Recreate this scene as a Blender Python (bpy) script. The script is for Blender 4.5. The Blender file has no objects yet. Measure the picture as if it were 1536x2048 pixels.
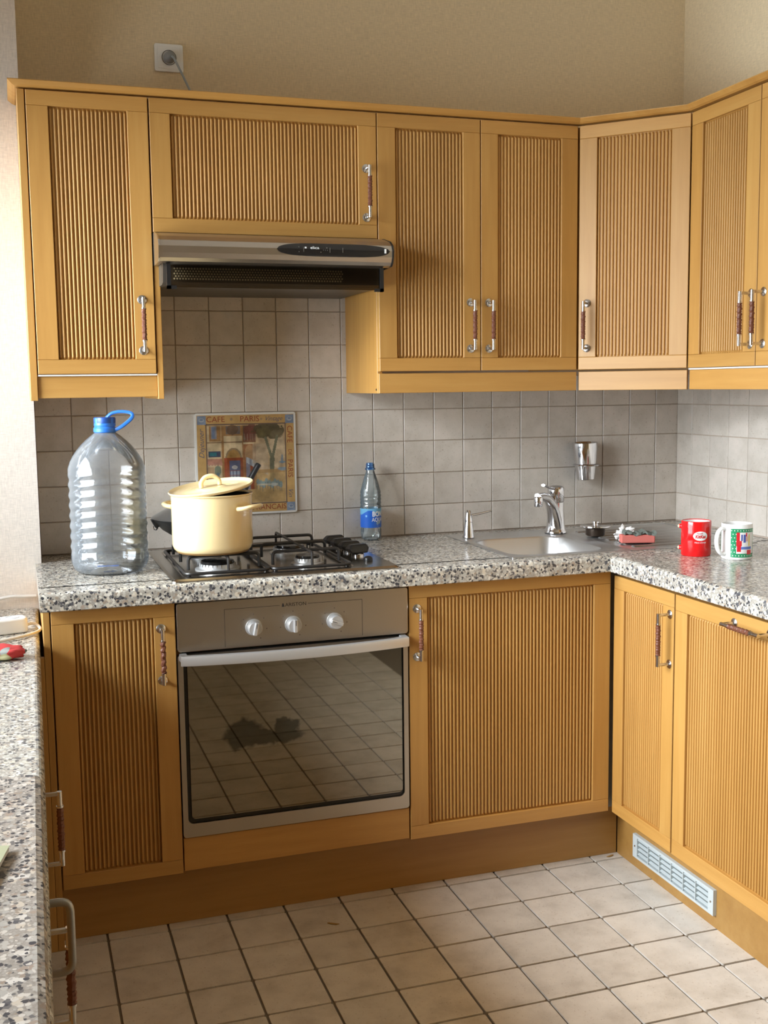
import bpy, math, random
import numpy as np
from mathutils import Vector, Matrix, noise
R = math.radians
S = bpy.context.scene
COL = S.collection
random.seed(7)

# ------------------------------------------------------------------ camera
cd = bpy.data.cameras.new('camera'); cam = bpy.data.objects.new('camera', cd); COL.objects.link(cam)
yaw, pit, rol = -0.31692, -0.11405, -0.01242
cyw, syw, cpt, spt = math.cos(yaw), math.sin(yaw), math.cos(pit), math.sin(pit)
f_ = Vector((-syw*cpt, cyw*cpt, spt)); r_ = Vector((cyw, syw, 0)); u_ = r_.cross(f_)
cr, sr = math.cos(rol), math.sin(rol)
r2 = cr*r_ + sr*u_; u2 = -sr*r_ + cr*u_
M = Matrix((r2, u2, -f_)).transposed().to_4x4(); M.translation = (-0.0494, -3.2588, 1.3560)
cam.matrix_world = M
cd.sensor_fit = 'HORIZONTAL'; cd.sensor_width = 36; cd.lens = 36*2225.5/1536; cd.clip_start = .02
S.camera = cam

# ------------------------------------------------------------------ light
S.view_settings.view_transform = 'Standard'; S.view_settings.look = 'None'
S.view_settings.gamma = 1; S.view_settings.use_curve_mapping = False
S.view_settings.exposure = -0.02
S.cycles.use_denoising = True
S.cycles.max_bounces = 10; S.cycles.transparent_max_bounces = 24; S.cycles.diffuse_bounces = 5
S.cycles.caustics_reflective = False; S.cycles.caustics_refractive = False
W = bpy.data.worlds.new('overcast_sky'); S.world = W; W.use_nodes = True
W.node_tree.nodes['Background'].inputs[0].default_value = (.93, .97, 1, 1)
W.node_tree.nodes['Background'].inputs[1].default_value = 2.2
def area(name, loc, rot, sx, sy, power, color):
    l = bpy.data.lights.new(name, 'AREA'); l.shape = 'RECTANGLE'; l.size = sx; l.size_y = sy
    l.energy = power; l.color = color
    o = bpy.data.objects.new(name, l); COL.objects.link(o); o.location = loc; o.rotation_euler = rot
    return o
# daylight of the overcast sky outside the window
area('window_daylight', (-1.0, -.95, 1.20), (0, R(-90), 0), 1.3, 2.2, 125, (.90, .955, 1))
area('high_sky_daylight', (-2.3, -1.60, 3.05), (0, R(-48), 0), 2.2, 3.0, 900, (.90, .945, 1))

# ------------------------------------------------------------------ materials
def mat(name, color=(.8,.8,.8), rough=.5, metal=0, **k):
    m = bpy.data.materials.new(name); m.use_nodes = True
    b = m.node_tree.nodes['Principled BSDF']
    b.inputs['Base Color'].default_value = (*color, 1); b.inputs['Roughness'].default_value = rough
    b.inputs['Metallic'].default_value = metal
    for kk, v in k.items(): b.inputs[kk.replace('_', ' ')].default_value = v
    return m
def nd(m, t, **k):
    n = m.node_tree.nodes.new(t)
    for a, v in k.items(): setattr(n, a, v)
    return n
def lk(m, a, b): m.node_tree.links.new(a, b)
def bsdf(m): return m.node_tree.nodes['Principled BSDF']
def ramp(m, stops, interp='LINEAR'):
    n = nd(m, 'ShaderNodeValToRGB'); cr_ = n.color_ramp; cr_.interpolation = interp
    while len(cr_.elements) > 1: cr_.elements.remove(cr_.elements[-1])
    cr_.elements[0].position = stops[0][0]; cr_.elements[0].color = (*stops[0][1], 1)
    for p, c in stops[1:]:
        e = cr_.elements.new(p); e.color = (*c, 1)
    return n
def coords(m, scale=(1,1,1), kind='Object', per_object=True):
    tc = nd(m, 'ShaderNodeTexCoord'); mp = nd(m, 'ShaderNodeMapping'); mp.inputs['Scale'].default_value = scale
    if per_object:
        oi = nd(m, 'ShaderNodeObjectInfo'); mu = nd(m, 'ShaderNodeMath', operation='MULTIPLY'); mu.inputs[1].default_value = 37.0
        lk(m, oi.outputs['Random'], mu.inputs[0])
        va = nd(m, 'ShaderNodeVectorMath', operation='ADD'); lk(m, tc.outputs[kind], va.inputs[0]); lk(m, mu.outputs[0], va.inputs[1])
        lk(m, va.outputs[0], mp.inputs['Vector'])
    else: lk(m, tc.outputs[kind], mp.inputs['Vector'])
    return mp.outputs[0]
def noise_tex(m, vec, scale, detail=4, rough=.55):
    n = nd(m, 'ShaderNodeTexNoise'); n.inputs['Scale'].default_value = scale; n.inputs['Detail'].default_value = detail
    n.inputs['Roughness'].default_value = rough; lk(m, vec, n.inputs['Vector']); return n.outputs['Fac']
def mixc(m, fac, a, b, mode='MIX'):
    n = nd(m, 'ShaderNodeMix', data_type='RGBA', blend_type=mode)
    for s, v in ((n.inputs[0], fac), (n.inputs[6], a), (n.inputs[7], b)):
        if hasattr(v, 'default_value') or hasattr(v, 'links'): lk(m, v, s)
        elif isinstance(v, tuple): s.default_value = (*v, 1)
        else: s.default_value = v
    return n.outputs[2]
def bump(m, h, strength, dist):
    b = nd(m, 'ShaderNodeBump'); b.inputs['Strength'].default_value = strength; b.inputs['Distance'].default_value = dist
    lk(m, h, b.inputs['Height']); lk(m, b.outputs[0], bsdf(m).inputs['Normal'])

def wood(name, axis, tone=1.0):
    m = mat(name, rough=.50, Specular_IOR_Level=.75); sc = {'z': (1, 1, .07), 'x': (.07, 1, 1), 'y': (1, .07, 1)}[axis]
    v = coords(m, sc)
    a = noise_tex(m, v, 60, 5, .6); b = noise_tex(m, v, 9, 3, .5)
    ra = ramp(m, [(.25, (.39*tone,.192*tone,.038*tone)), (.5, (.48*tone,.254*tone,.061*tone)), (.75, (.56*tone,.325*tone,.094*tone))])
    ad = nd(m, 'ShaderNodeMath', operation='MULTIPLY_ADD'); ad.inputs[1].default_value = .45; lk(m, a, ad.inputs[0])
    mm = nd(m, 'ShaderNodeMath', operation='MULTIPLY'); mm.inputs[1].default_value = .55; lk(m, b, mm.inputs[0]); lk(m, mm.outputs[0], ad.inputs[2])
    lk(m, ad.outputs[0], ra.inputs[0])
    oi = nd(m, 'ShaderNodeObjectInfo'); rr = ramp(m, [(0, (.93,.92,.90)), (1, (1.06,1.04,1.02))]); lk(m, oi.outputs['Random'], rr.inputs[0])
    lk(m, mixc(m, 1.0, ra.outputs[0], rr.outputs[0], 'MULTIPLY'), bsdf(m).inputs['Base Color'])
    bump(m, a, .12, .001)
    return m
WV, WH, WY = wood('honey_oak_upright', 'z'), wood('honey_oak_across', 'x'), wood('honey_oak_depth', 'y')
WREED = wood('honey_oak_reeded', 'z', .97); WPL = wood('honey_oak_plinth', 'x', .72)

def terrazzo(nm='speckled_laminate', ro=.24, tint=(1,1,1)):
    m = mat(nm, rough=ro); v = coords(m, (1,1,1), 'Object', False)
    # object coordinates warped a little so the chips look broken
    nz = nd(m, 'ShaderNodeTexNoise'); nz.inputs['Scale'].default_value = 260; lk(m, v, nz.inputs['Vector'])
    w = nd(m, 'ShaderNodeVectorMath', operation='MULTIPLY_ADD'); w.inputs[1].default_value = (.003,.003,.003)
    lk(m, nz.outputs['Color'], w.inputs[0]); lk(m, v, w.inputs[2])
    base = ramp(m, [(.35, (.30,.275,.235)), (.65, (.43,.405,.36))]); lk(m, noise_tex(m, v, 320, 3), base.inputs[0])
    col = base.outputs[0]
    for sc, stops, thr in ((98, [(0,(.10,.10,.11)),(.13,(.60,.54,.44)),(.40,(.70,.68,.62)),(.52,(.38,.31,.25)),(.62,(.45,.44,.40))], .80),
                           (172, [(0,(.055,.055,.062)),(.30,(.16,.155,.15)),(.42,(.66,.63,.56)),(.64,(.34,.28,.22)),(.72,(.5,.48,.43))], .82)):
        vo = nd(m, 'ShaderNodeTexVoronoi'); vo.inputs['Scale'].default_value = sc; lk(m, w.outputs[0], vo.inputs['Vector'])
        sp = nd(m, 'ShaderNodeSeparateColor'); lk(m, vo.outputs['Color'], sp.inputs[0])
        rp = ramp(m, stops, 'CONSTANT'); lk(m, sp.outputs[0], rp.inputs[0])
        # radius of each chip varies with its own random value
        mu = nd(m, 'ShaderNodeMath', operation='MULTIPLY'); mu.inputs[1].default_value = thr; lk(m, sp.outputs[1], mu.inputs[0])
        lt = nd(m, 'ShaderNodeMath', operation='LESS_THAN'); lk(m, vo.outputs['Distance'], lt.inputs[0]); lk(m, mu.outputs[0], lt.inputs[1])
        col = mixc(m, lt.outputs[0], col, rp.outputs[0])
    lk(m, mixc(m, 1.0, col, tint, 'MULTIPLY'), bsdf(m).inputs['Base Color'])
    return m
TER = terrazzo(); TERB = terrazzo('speckled_laminate_dimmed', .5, (.80,.76,.75))  # TERB: rougher board copy, colour darkened to stand in for missing window glare

def tile_mat(name, c0, c1, c2, rough, bscale, spots=.0):
    m = mat(name, rough=rough); v = coords(m)
    r1 = ramp(m, [(.3, c0), (.52, c1), (.72, c2)]); lk(m, noise_tex(m, v, bscale, 6, .62), r1.inputs[0])
    oi = nd(m, 'ShaderNodeObjectInfo'); rr = ramp(m, [(0, (.93,.925,.92)), (.5, (1,.99,.985)), (1, (1.04,1.035,1.03))]); lk(m, oi.outputs['Random'], rr.inputs[0])
    c = mixc(m, 1.0, r1.outputs[0], rr.outputs[0], 'MULTIPLY')
    fk = ramp(m, [(.0, (.45,.38,.3)), (.30, (.75,.7,.65)), (.36, (1,1,1))]); lk(m, noise_tex(m, v, 190, 2, .5), fk.inputs[0])
    c = mixc(m, .75, c, fk.outputs[0], 'MULTIPLY')
    lk(m, c, bsdf(m).inputs['Base Color'])
    bump(m, noise_tex(m, v, 45, 4), .10, .002)
    return m
TILE = tile_mat('beige_glazed_tile', (.53,.48,.42), (.61,.56,.50), (.67,.60,.54), .34, 16)
FTILE = tile_mat('stone_look_floor_tile', (.54,.50,.44), (.68,.64,.575), (.76,.72,.65), .36, 11)
GROUT = mat('dark_grey_grout', (.20,.165,.125), .9); WGROUT = mat('beige_wall_grout', (.50,.40,.32), .9)
def wallpaper(name, c):
    m = mat(name, rough=.85); v = coords(m, (1,1,1), 'Object', False)
    v2 = coords(m, (1,1,.12), 'Object', False); v3 = coords(m, (.12,.12,1), 'Object', False)
    a = noise_tex(m, v2, 420, 2); b = noise_tex(m, v3, 420, 2)
    ad = nd(m, 'ShaderNodeMath', operation='ADD'); lk(m, a, ad.inputs[0]); lk(m, b, ad.inputs[1])
    rp = ramp(m, [(.35, tuple(x*.86 for x in c)), (.65, tuple(x*1.1 for x in c))])
    hf = nd(m, 'ShaderNodeMath', operation='MULTIPLY'); hf.inputs[1].default_value = .5; lk(m, ad.outputs[0], hf.inputs[0])
    lk(m, hf.outputs[0], rp.inputs[0]); lk(m, rp.outputs[0], bsdf(m).inputs['Base Color'])
    bump(m, hf.outputs[0], .3, .001)
    return m
WALLP = wallpaper('tan_woven_wallpaper', (.72,.60,.405)); PINKP = wallpaper('pale_pink_wallpaper', (.80,.72,.645))
CEIL = mat('ceiling_paint', (.80,.77,.72), .9)
STEEL = mat('brushed_steel', (.50,.46,.41), .30, 1); 
def brushed(m, sc):
    v = coords(m, sc); n = noise_tex(m, v, 900, 2); rp = ramp(m, [(.2,(.29,)*3),(.8,(.36,)*3)]); lk(m, n, rp.inputs[0]); lk(m, rp.outputs[0], bsdf(m).inputs['Roughness'])
brushed(STEEL, (.03,1,1))
SINKST = mat('satin_sink_steel', (.66,.66,.66), .36, 1); CHROME = mat('chrome', (.72,.72,.74), .10, 1)
NICKEL = mat('satin_nickel', (.62,.61,.60), .24, 1); ALU = mat('silver_paint', (.62,.62,.62), .35, .6)
LEATHER = mat('brown_leather', (.14,.045,.022), .55); BLACK = mat('black_plastic', (.012,.012,.013), .32)
ENBLK = mat('black_enamel', (.014,.013,.013), .18); IRON = mat('black_iron_wire', (.022,.02,.019), .38)
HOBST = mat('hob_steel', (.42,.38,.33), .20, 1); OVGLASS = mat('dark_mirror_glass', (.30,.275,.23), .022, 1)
WHITEP = mat('white_plastic', (.80,.80,.78), .35); GRILLEP = mat('pale_grey_plastic', (.47,.52,.53), .45)
DARKCAV = mat('dark_cavity', (.02,.018,.016), .8); GREYFIL = mat('grey_filler', (.34,.34,.30), .6)
CREAM = mat('cream_enamel', (.86,.68,.37), .14, Coat_Weight=.5)
RED = mat('red_glaze', (.72,.010,.012), .10); WGLAZE = mat('white_glaze', (.85,.85,.84), .10)
BLUECAP = mat('blue_cap_plastic', (.03,.17,.62), .35); PINKSP = mat('pink_foam', (.60,.16,.13), .9)
SCOUR = mat('grey_scouring_fibre', (.13,.15,.13), .95); PAPER = mat('white_tissue', (.74,.72,.70), .9)
GREYCABLE = mat('grey_cable', (.33,.38,.42), .5); PLATE_BLUE = mat('blue_print', (.02,.15,.62), .4)
PRINTW = mat('white_print', (.85,.88,.9), .5); PRINTR = mat('red_print', (.60,.03,.03), .5); PRINTK = mat('dark_print', (.03,.028,.03), .5)
RUST = mat('rust_red_print', (.26,.055,.025), .6); SLATE = mat('slate_print', (.10,.11,.15), .6); PRINTNAVY = mat('navy_print', (.03,.05,.28), .5)
GREYM = mat('grey_lid_metal', (.34,.35,.35), .35, .8); LEAF = mat('dry_leaf', (.35,.20,.05), .8)
WINDF = mat('white_window_paint', (.8,.8,.78), .4); WORN = mat('pan_black', (.02,.021,.02), .4)

def thin_plastic(name, tint, haze, hazew, gl=.08, rough=.06, edge=.5):
    m = bpy.data.materials.new(name); m.use_nodes = True; t = m.node_tree
    t.nodes.remove(t.nodes['Principled BSDF']); out = t.nodes['Material Output']
    tr = nd(m, 'ShaderNodeBsdfTransparent'); tr.inputs[0].default_value = (*tint, 1)
    df = nd(m, 'ShaderNodeBsdfDiffuse'); df.inputs[0].default_value = (*haze, 1)
    tl = nd(m, 'ShaderNodeBsdfTranslucent'); tl.inputs[0].default_value = (*haze, 1)
    g = nd(m, 'ShaderNodeBsdfGlossy'); g.inputs['Roughness'].default_value = rough
    a1 = nd(m, 'ShaderNodeMixShader'); a1.inputs[0].default_value = .5; lk(m, df.outputs[0], a1.inputs[1]); lk(m, tl.outputs[0], a1.inputs[2])
    lw = nd(m, 'ShaderNodeLayerWeight'); lw.inputs[0].default_value = .35
    hz = nd(m, 'ShaderNodeMath', operation='MULTIPLY_ADD'); hz.inputs[1].default_value = edge; hz.inputs[2].default_value = hazew
    lk(m, lw.outputs['Facing'], hz.inputs[0])
    a2 = nd(m, 'ShaderNodeMixShader'); lk(m, hz.outputs[0], a2.inputs[0]); lk(m, tr.outputs[0], a2.inputs[1]); lk(m, a1.outputs[0], a2.inputs[2])
    fr = nd(m, 'ShaderNodeFresnel'); fr.inputs[0].default_value = 1.5
    gm = nd(m, 'ShaderNodeMath', operation='ADD'); gm.inputs[1].default_value = gl; gm.use_clamp = True; lk(m, fr.outputs[0], gm.inputs[0])
    a3 = nd(m, 'ShaderNodeMixShader'); lk(m, gm.outputs[0], a3.inputs[0]); lk(m, a2.outputs[0], a3.inputs[1]); lk(m, g.outputs[0], a3.inputs[2])
    lk(m, a3.outputs[0], out.inputs['Surface'])
    return m
PET = thin_plastic('clear_bluish_plastic', (.965,.98,1), (.84,.92,1), .17, .05, .09, .24)
WATER = thin_plastic('water', (.96,.98,1), (.85,.93,1), .03, .03, .03, .10)
PETB = thin_plastic('light_blue_plastic', (.95,.985,.995), (.62,.84,.98), .16, .05, .05, .18)
NECKB = thin_plastic('blue_neck_plastic', (.50,.75,.97), (.08,.32,.8), .25, .05, .1, .3)
SMOKE = thin_plastic('smoked_visor', (.62,.56,.47), (.05,.04,.03), .04, -.03, .12, .0)
WGLASS = thin_plastic('window_pane_glass', (.97,.98,.98), (.8,.8,.8), .0, .02, .02, .0)

# dark reflection from the room, painted into the oven glass colour (object coordinates of the glass, metres)
def painted_reflection(m):
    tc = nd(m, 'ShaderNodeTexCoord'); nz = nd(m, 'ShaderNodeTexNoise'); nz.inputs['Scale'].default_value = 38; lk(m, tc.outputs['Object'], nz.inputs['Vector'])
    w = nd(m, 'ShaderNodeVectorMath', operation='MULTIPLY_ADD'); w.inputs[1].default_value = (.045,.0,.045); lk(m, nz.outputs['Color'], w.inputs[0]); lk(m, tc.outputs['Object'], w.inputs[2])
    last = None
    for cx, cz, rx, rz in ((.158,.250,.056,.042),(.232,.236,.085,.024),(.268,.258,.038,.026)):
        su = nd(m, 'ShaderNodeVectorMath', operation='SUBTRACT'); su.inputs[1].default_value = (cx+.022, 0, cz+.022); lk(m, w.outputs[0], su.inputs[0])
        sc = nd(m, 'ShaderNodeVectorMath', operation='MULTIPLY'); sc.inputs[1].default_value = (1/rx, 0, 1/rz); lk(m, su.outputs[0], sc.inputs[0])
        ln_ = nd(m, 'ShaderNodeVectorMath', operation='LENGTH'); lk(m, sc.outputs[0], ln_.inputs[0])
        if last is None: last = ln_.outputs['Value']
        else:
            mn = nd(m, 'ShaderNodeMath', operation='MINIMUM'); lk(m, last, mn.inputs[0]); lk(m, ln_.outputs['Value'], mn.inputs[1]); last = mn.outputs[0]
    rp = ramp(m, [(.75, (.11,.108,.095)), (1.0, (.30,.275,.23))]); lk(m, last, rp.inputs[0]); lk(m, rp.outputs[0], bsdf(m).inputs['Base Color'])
painted_reflection(OVGLASS)

# ------------------------------------------------------------------ mesh builder
class MB:
    def __init__(s): s.v = []; s.f = []; s.mi = []; s.sm = []
    def add(s, vs, fs, mi=0, smooth=False):
        o = len(s.v); s.v += [tuple(v) for v in vs]
        for f in fs: s.f.append(tuple(i+o for i in f)); s.mi.append(mi); s.sm.append(smooth)
        return s
    def box(s, x0, x1, y0, y1, z0, z1, mi=0):
        vs = [(x, y, z) for z in (z0, z1) for y in (y0, y1) for x in (x0, x1)]
        return s.add(vs, [(0,2,3,1),(4,5,7,6),(0,1,5,4),(2,6,7,3),(0,4,6,2),(1,3,7,5)], mi)
    def cbox(s, x0, x1, y0, y1, z0, z1, c, mi=0):   # box with a chamfer on the edges of its front (-y) face
        vs = [(x0,y1,z0),(x1,y1,z0),(x1,y1,z1),(x0,y1,z1),(x0,y0+c,z0),(x1,y0+c,z0),(x1,y0+c,z1),(x0,y0+c,z1),(x0+c,y0,z0+c),(x1-c,y0,z0+c),(x1-c,y0,z1-c),(x0+c,y0,z1-c)]
        fs = [(3,2,1,0),(0,1,5,4),(1,2,6,5),(2,3,7,6),(3,0,4,7),(4,5,9,8),(5,6,10,9),(6,7,11,10),(7,4,8,11),(8,9,10,11)]
        return s.add(vs, fs, mi)
    def prism(s, poly, z0, z1, mi=0, smooth=False, ax='z'):
        n = len(poly); P = {'z': lambda a, b, c: (a, b, c), 'y': lambda a, b, c: (a, c, b), 'x': lambda a, b, c: (c, a, b)}[ax]
        vs = [P(a, b, z0) for a, b in poly] + [P(a, b, z1) for a, b in poly]
        s.add(vs, [tuple(range(n))[::-1], tuple(range(n, 2*n))], mi, False)
        o = len(s.v) - 2*n
        for i in range(n):
            j = (i+1) % n; s.f.append((o+i, o+j, o+n+j, o+n+i)); s.mi.append(mi); s.sm.append(smooth)
        return s
    def lathe(s, prof, seg=32, c=(0,0,0), mi=0, smooth=True, rfun=None, axis=None):
        vs = []; fs = []; n = len(prof)
        for k in range(seg):
            a = 2*math.pi*k/seg
            for (r, z) in prof:
                q = r if rfun is None else rfun(r, z, a)
                vs.append(Vector((q*math.cos(a), q*math.sin(a), z)))
        if axis is not None:
            q = Vector((0,0,1)).rotation_difference(Vector(axis)).to_matrix(); vs = [q @ v for v in vs]
        vs = [v + Vector(c) for v in vs]
        for k in range(seg):
            k2 = (k+1) % seg
            for i in range(n-1): fs.append((k*n+i, k2*n+i, k2*n+i+1, k*n+i+1))
        return s.add(vs, fs, mi, smooth)
    def tube(s, pts, r, seg=8, mi=0, closed=False, caps=True, flat=None):
        pts = [Vector(p) for p in pts]; n = len(pts); rs = r if isinstance(r, (list, tuple)) else [r]*n
        vs = []; fs = []; prev = None
        for i, p in enumerate(pts):
            if closed: t = pts[(i+1) % n] - pts[i-1]
            else: t = pts[min(i+1, n-1)] - pts[max(i-1, 0)]
            t.normalize()
            if prev is None:
                a = Vector((0,0,1)) if abs(t.z) < .9 else Vector((1,0,0))
                u = t.cross(a).normalized()
            else:
                u = (prev - t*prev.dot(t)).normalized()
            prev = u; w = t.cross(u)
            for k in range(seg):
                an = 2*math.pi*k/seg; fx = 1 if flat is None else flat
                vs.append(p + u*math.cos(an)*rs[i] + w*math.sin(an)*rs[i]*fx)
        m = n if closed else n-1
        for i in range(m):
            j = (i+1) % n
            for k in range(seg):
                k2 = (k+1) % seg; fs.append((i*seg+k, i*seg+k2, j*seg+k2, j*seg+k))
        if not closed and caps:
            fs.append(tuple(range(seg))[::-1]); fs.append(tuple((n-1)*seg+k for k in range(seg)))
        return s.add(vs, fs, mi, True)
    def build(s, name, mats, parent=None, loc=None, rotz=None, bevel=0):
        me = bpy.data.meshes.new(name); me.from_pydata(s.v, [], s.f)
        for m in (mats if isinstance(mats, (list, tuple)) else [mats]): me.materials.append(m)
        me.polygons.foreach_set('material_index', s.mi); me.polygons.foreach_set('use_smooth', s.sm)
        import bmesh
        bm = bmesh.new(); bm.from_mesh(me); bmesh.ops.recalc_face_normals(bm, faces=bm.faces); bm.to_mesh(me); bm.free()
        if any(s.sm): me.set_sharp_from_angle(angle=R(38))
        o = bpy.data.objects.new(name, me); COL.objects.link(o)
        if parent is not None: o.parent = parent
        if loc is not None: o.location = loc
        if rotz is not None: o.rotation_euler.z = rotz
        if bevel:
            b = o.modifiers.new('bevel', 'BEVEL'); b.width = bevel; b.segments = 2; b.limit_method = 'ANGLE'
        return o
def arc(cx, cy, r, a0, a1, n):
    return [(cx + r*math.cos(R(a0+(a1-a0)*i/n)), cy + r*math.sin(R(a0+(a1-a0)*i/n))) for i in range(n+1)]
def rrect(x0, x1, y0, y1, r, n=5):
    return arc(x1-r, y1-r, r, 0, 90, n) + arc(x0+r, y1-r, r, 90, 180, n) + arc(x0+r, y0+r, r, 180, 270, n) + arc(x1-r, y0+r, r, 270, 360, n)
def smooth_path(pts, n=6):
    P = [Vector(p) for p in pts]; out = []
    for i in range(len(P)-1):
        p0, p1, p2, p3 = P[max(i-1,0)], P[i], P[i+1], P[min(i+2, len(P)-1)]
        for k in range(n):
            t = k/n; out.append(.5*((2*p1) + (p2-p0)*t + (2*p0-5*p1+4*p2-p3)*t*t + (3*p1-p0-3*p2+p3)*t**3))
    return out + [P[-1]]
def round_corner_path(pts, r, n=4):
    P = [Vector(p) for p in pts]; out = [P[0]]
    for i in range(1, len(P)-1):
        a, b, c = P[i-1], P[i], P[i+1]; d1 = (a-b).normalized(); d2 = (c-b).normalized()
        p1 = b + d1*r; p2 = b + d2*r
        for k in range(n+1):
            t = k/n; out.append((1-t)**2*p1 + 2*t*(1-t)*b + t*t*p2)
    return out + [P[-1]]
def tag(o, label, cat, group=None, kind=None):
    if label: o['label'] = label
    if cat: o['category'] = cat
    if group: o['group'] = group
    if kind: o['kind'] = kind
    return o
def thing(name, label, cat, loc=(0,0,0), rotz=0, group=None):
    o = bpy.data.objects.new(name, None); COL.objects.link(o); o.location = loc; o.rotation_euler.z = rotz; o.empty_display_size = .05
    return tag(o, label, cat, group)
def text_mesh(body, size, mt, parent, place, name='lettering', align='CENTER', ext=.0004, shear=0, space=1.0, squash=1.0, bold=0):
    c = bpy.data.curves.new(name, 'FONT'); c.body = body; c.size = size; c.align_x = align; c.align_y = 'CENTER'; c.extrude = ext; c.shear = shear
    c.space_character = space; c.offset = bold; c.resolution_u = 3
    t = bpy.data.objects.new('tmp', c); COL.objects.link(t)
    dg = bpy.context.evaluated_depsgraph_get(); dg.update()
    me = bpy.data.meshes.new_from_object(t.evaluated_get(dg)); bpy.data.objects.remove(t); me.name = name
    for v in me.vertices: v.co = place(v.co.x*squash, v.co.y, v.co.z)
    me.materials.clear(); me.materials.append(mt)
    o = bpy.data.objects.new(name, me); COL.objects.link(o); o.parent = parent
    return o
def paint_mesh(name, img, place, parent, rough=.4, name_mat='printed'):
    H, Wd = img.shape[:2]; vs = [place(i/Wd, 1-j/H) for j in range(H+1) for i in range(Wd+1)]
    fs = [(j*(Wd+1)+i, (j+1)*(Wd+1)+i, (j+1)*(Wd+1)+i+1, j*(Wd+1)+i+1) for j in range(H) for i in range(Wd)]
    me = bpy.data.meshes.new(name); me.from_pydata(vs, [], fs); me.update()
    ca = me.color_attributes.new('Col', 'FLOAT_COLOR', 'CORNER')
    px = np.concatenate([img.reshape(-1, 3), np.ones((H*Wd, 1))], 1); ca.data.foreach_set('color', np.repeat(px, 4, axis=0).astype(np.float32).ravel())
    m = mat(name_mat, rough=rough); at = nd(m, 'ShaderNodeAttribute', attribute_name='Col'); lk(m, at.outputs['Color'], bsdf(m).inputs['Base Color'])
    me.materials.append(m); me.shade_smooth()
    o = bpy.data.objects.new(name, me); COL.objects.link(o); o.parent = parent
    return o

# ------------------------------------------------------------------ measures
XC = 2.064; YU = -.334; YB = -.578; ZT = .887; ZWB = .842; ZU0, ZU1 = 1.392, 2.078; ZD0, ZD1 = .152, .827
ZL = .767; CEILZ = 2.75; YEND = -4.6; XL = -.66

# ------------------------------------------------------------------ room
def struct(o): o['kind'] = 'structure'; return o
fl = struct(MB().box(XL-.3, XC+.3, YEND-.2, .2, -.12, -.004).build('floor', GROUT))
TP = .1500; X0 = .705 - 5*TP - .0
tm = MB().prism(rrect(.003, TP-.003, .003, TP-.003, .004, 2), -.0045, 0, 0).build('tile', FTILE, fl)
first = tm; cnt = 0
ys = -.561
for j in range(24):
    for i in range(11):
        x = X0 + i*TP; y = ys - (j+1)*.1507 + .1507*0 - .0
        o = first if cnt == 0 else first.copy()
        if cnt: COL.objects.link(o); o.parent = fl
        o.location = (x, y, random.uniform(-.0006, .0004)); cnt += 1
# narrow cut tiles between the last full row and the plinth
cut = MB().prism(rrect(.003, TP-.003, .003, .036, .003, 2), -.0045, 0, 0)
c0 = None
for i in range(11):
    if c0 is None: c0 = cut.build('tile', FTILE, fl); o = c0
    else: o = c0.copy(); COL.objects.link(o); o.parent = fl
    o.location = (X0 + i*TP, -.561, 0)

WALLT = .2
wb = struct(MB().box(XL-.3, XC, 0, WALLT, -.02, CEILZ).build('wall_back', WALLP))
wr = struct(MB().box(XC, XC+WALLT, YEND, WALLT, -.02, CEILZ).build('wall_right', WALLP))
# wall tiles, 98 mm grid with recessed joints
GZ = [.889, .981, 1.081, 1.181, 1.2795, 1.3785, 1.476, 1.574, 1.672]
gx = [1.282 + .0988*k for k in range(-13, 9)]; gx[-1] = XC
struct(MB().box(-.003, XC, -.0035, 0, .86, 1.70).build('tile_bed_trim', WGROUT, wb)); bpy.data.objects['tile_bed_trim'].name = 'grout_bed'
shared = {}
def wtile(w, h, parent, loc, rz=0):
    k = (round(w, 4), round(h, 4))
    if k not in shared:
        shared[k] = MB().cbox(.001, w-.001, -.0075, -.0035, .001, h-.001, .0012).build('tile', TILE, parent); o = shared[k]
    else: o = shared[k].copy(); COL.objects.link(o); o.parent = parent
    o.location = loc; o.rotation_euler.z = rz
for r in range(len(GZ)-1):
    for k in range(len(gx)-1):
        x0, x1 = gx[k], gx[k+1]
        if r >= 5 and not (x1 > .28 and x0 < .93): continue
        x0 = max(x0, -.002)
        if x1 - x0 < .01: continue
        wtile(x1-x0, GZ[r+1]-GZ[r], wb, (x0, random.uniform(-.0004, .0002), GZ[r]))
struct(MB().box(XC-.0035, XC, -1.75, 0, .86, 1.40).build('grout_bed', WGROUT, wr))
for r in range(5):
    y = -.008
    for k in range(17):
        w = .087 if k == 0 else .0988
        wtile(w, GZ[r+1]-GZ[r], wr, (XC, y, GZ[r]), R(-90)); y -= w
# pier left of the kitchen run, pale wallpaper
struct(MB().box(XL, -.004, -.14, 0, -.02, CEILZ).build('wall_pier', PINKP))
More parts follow.
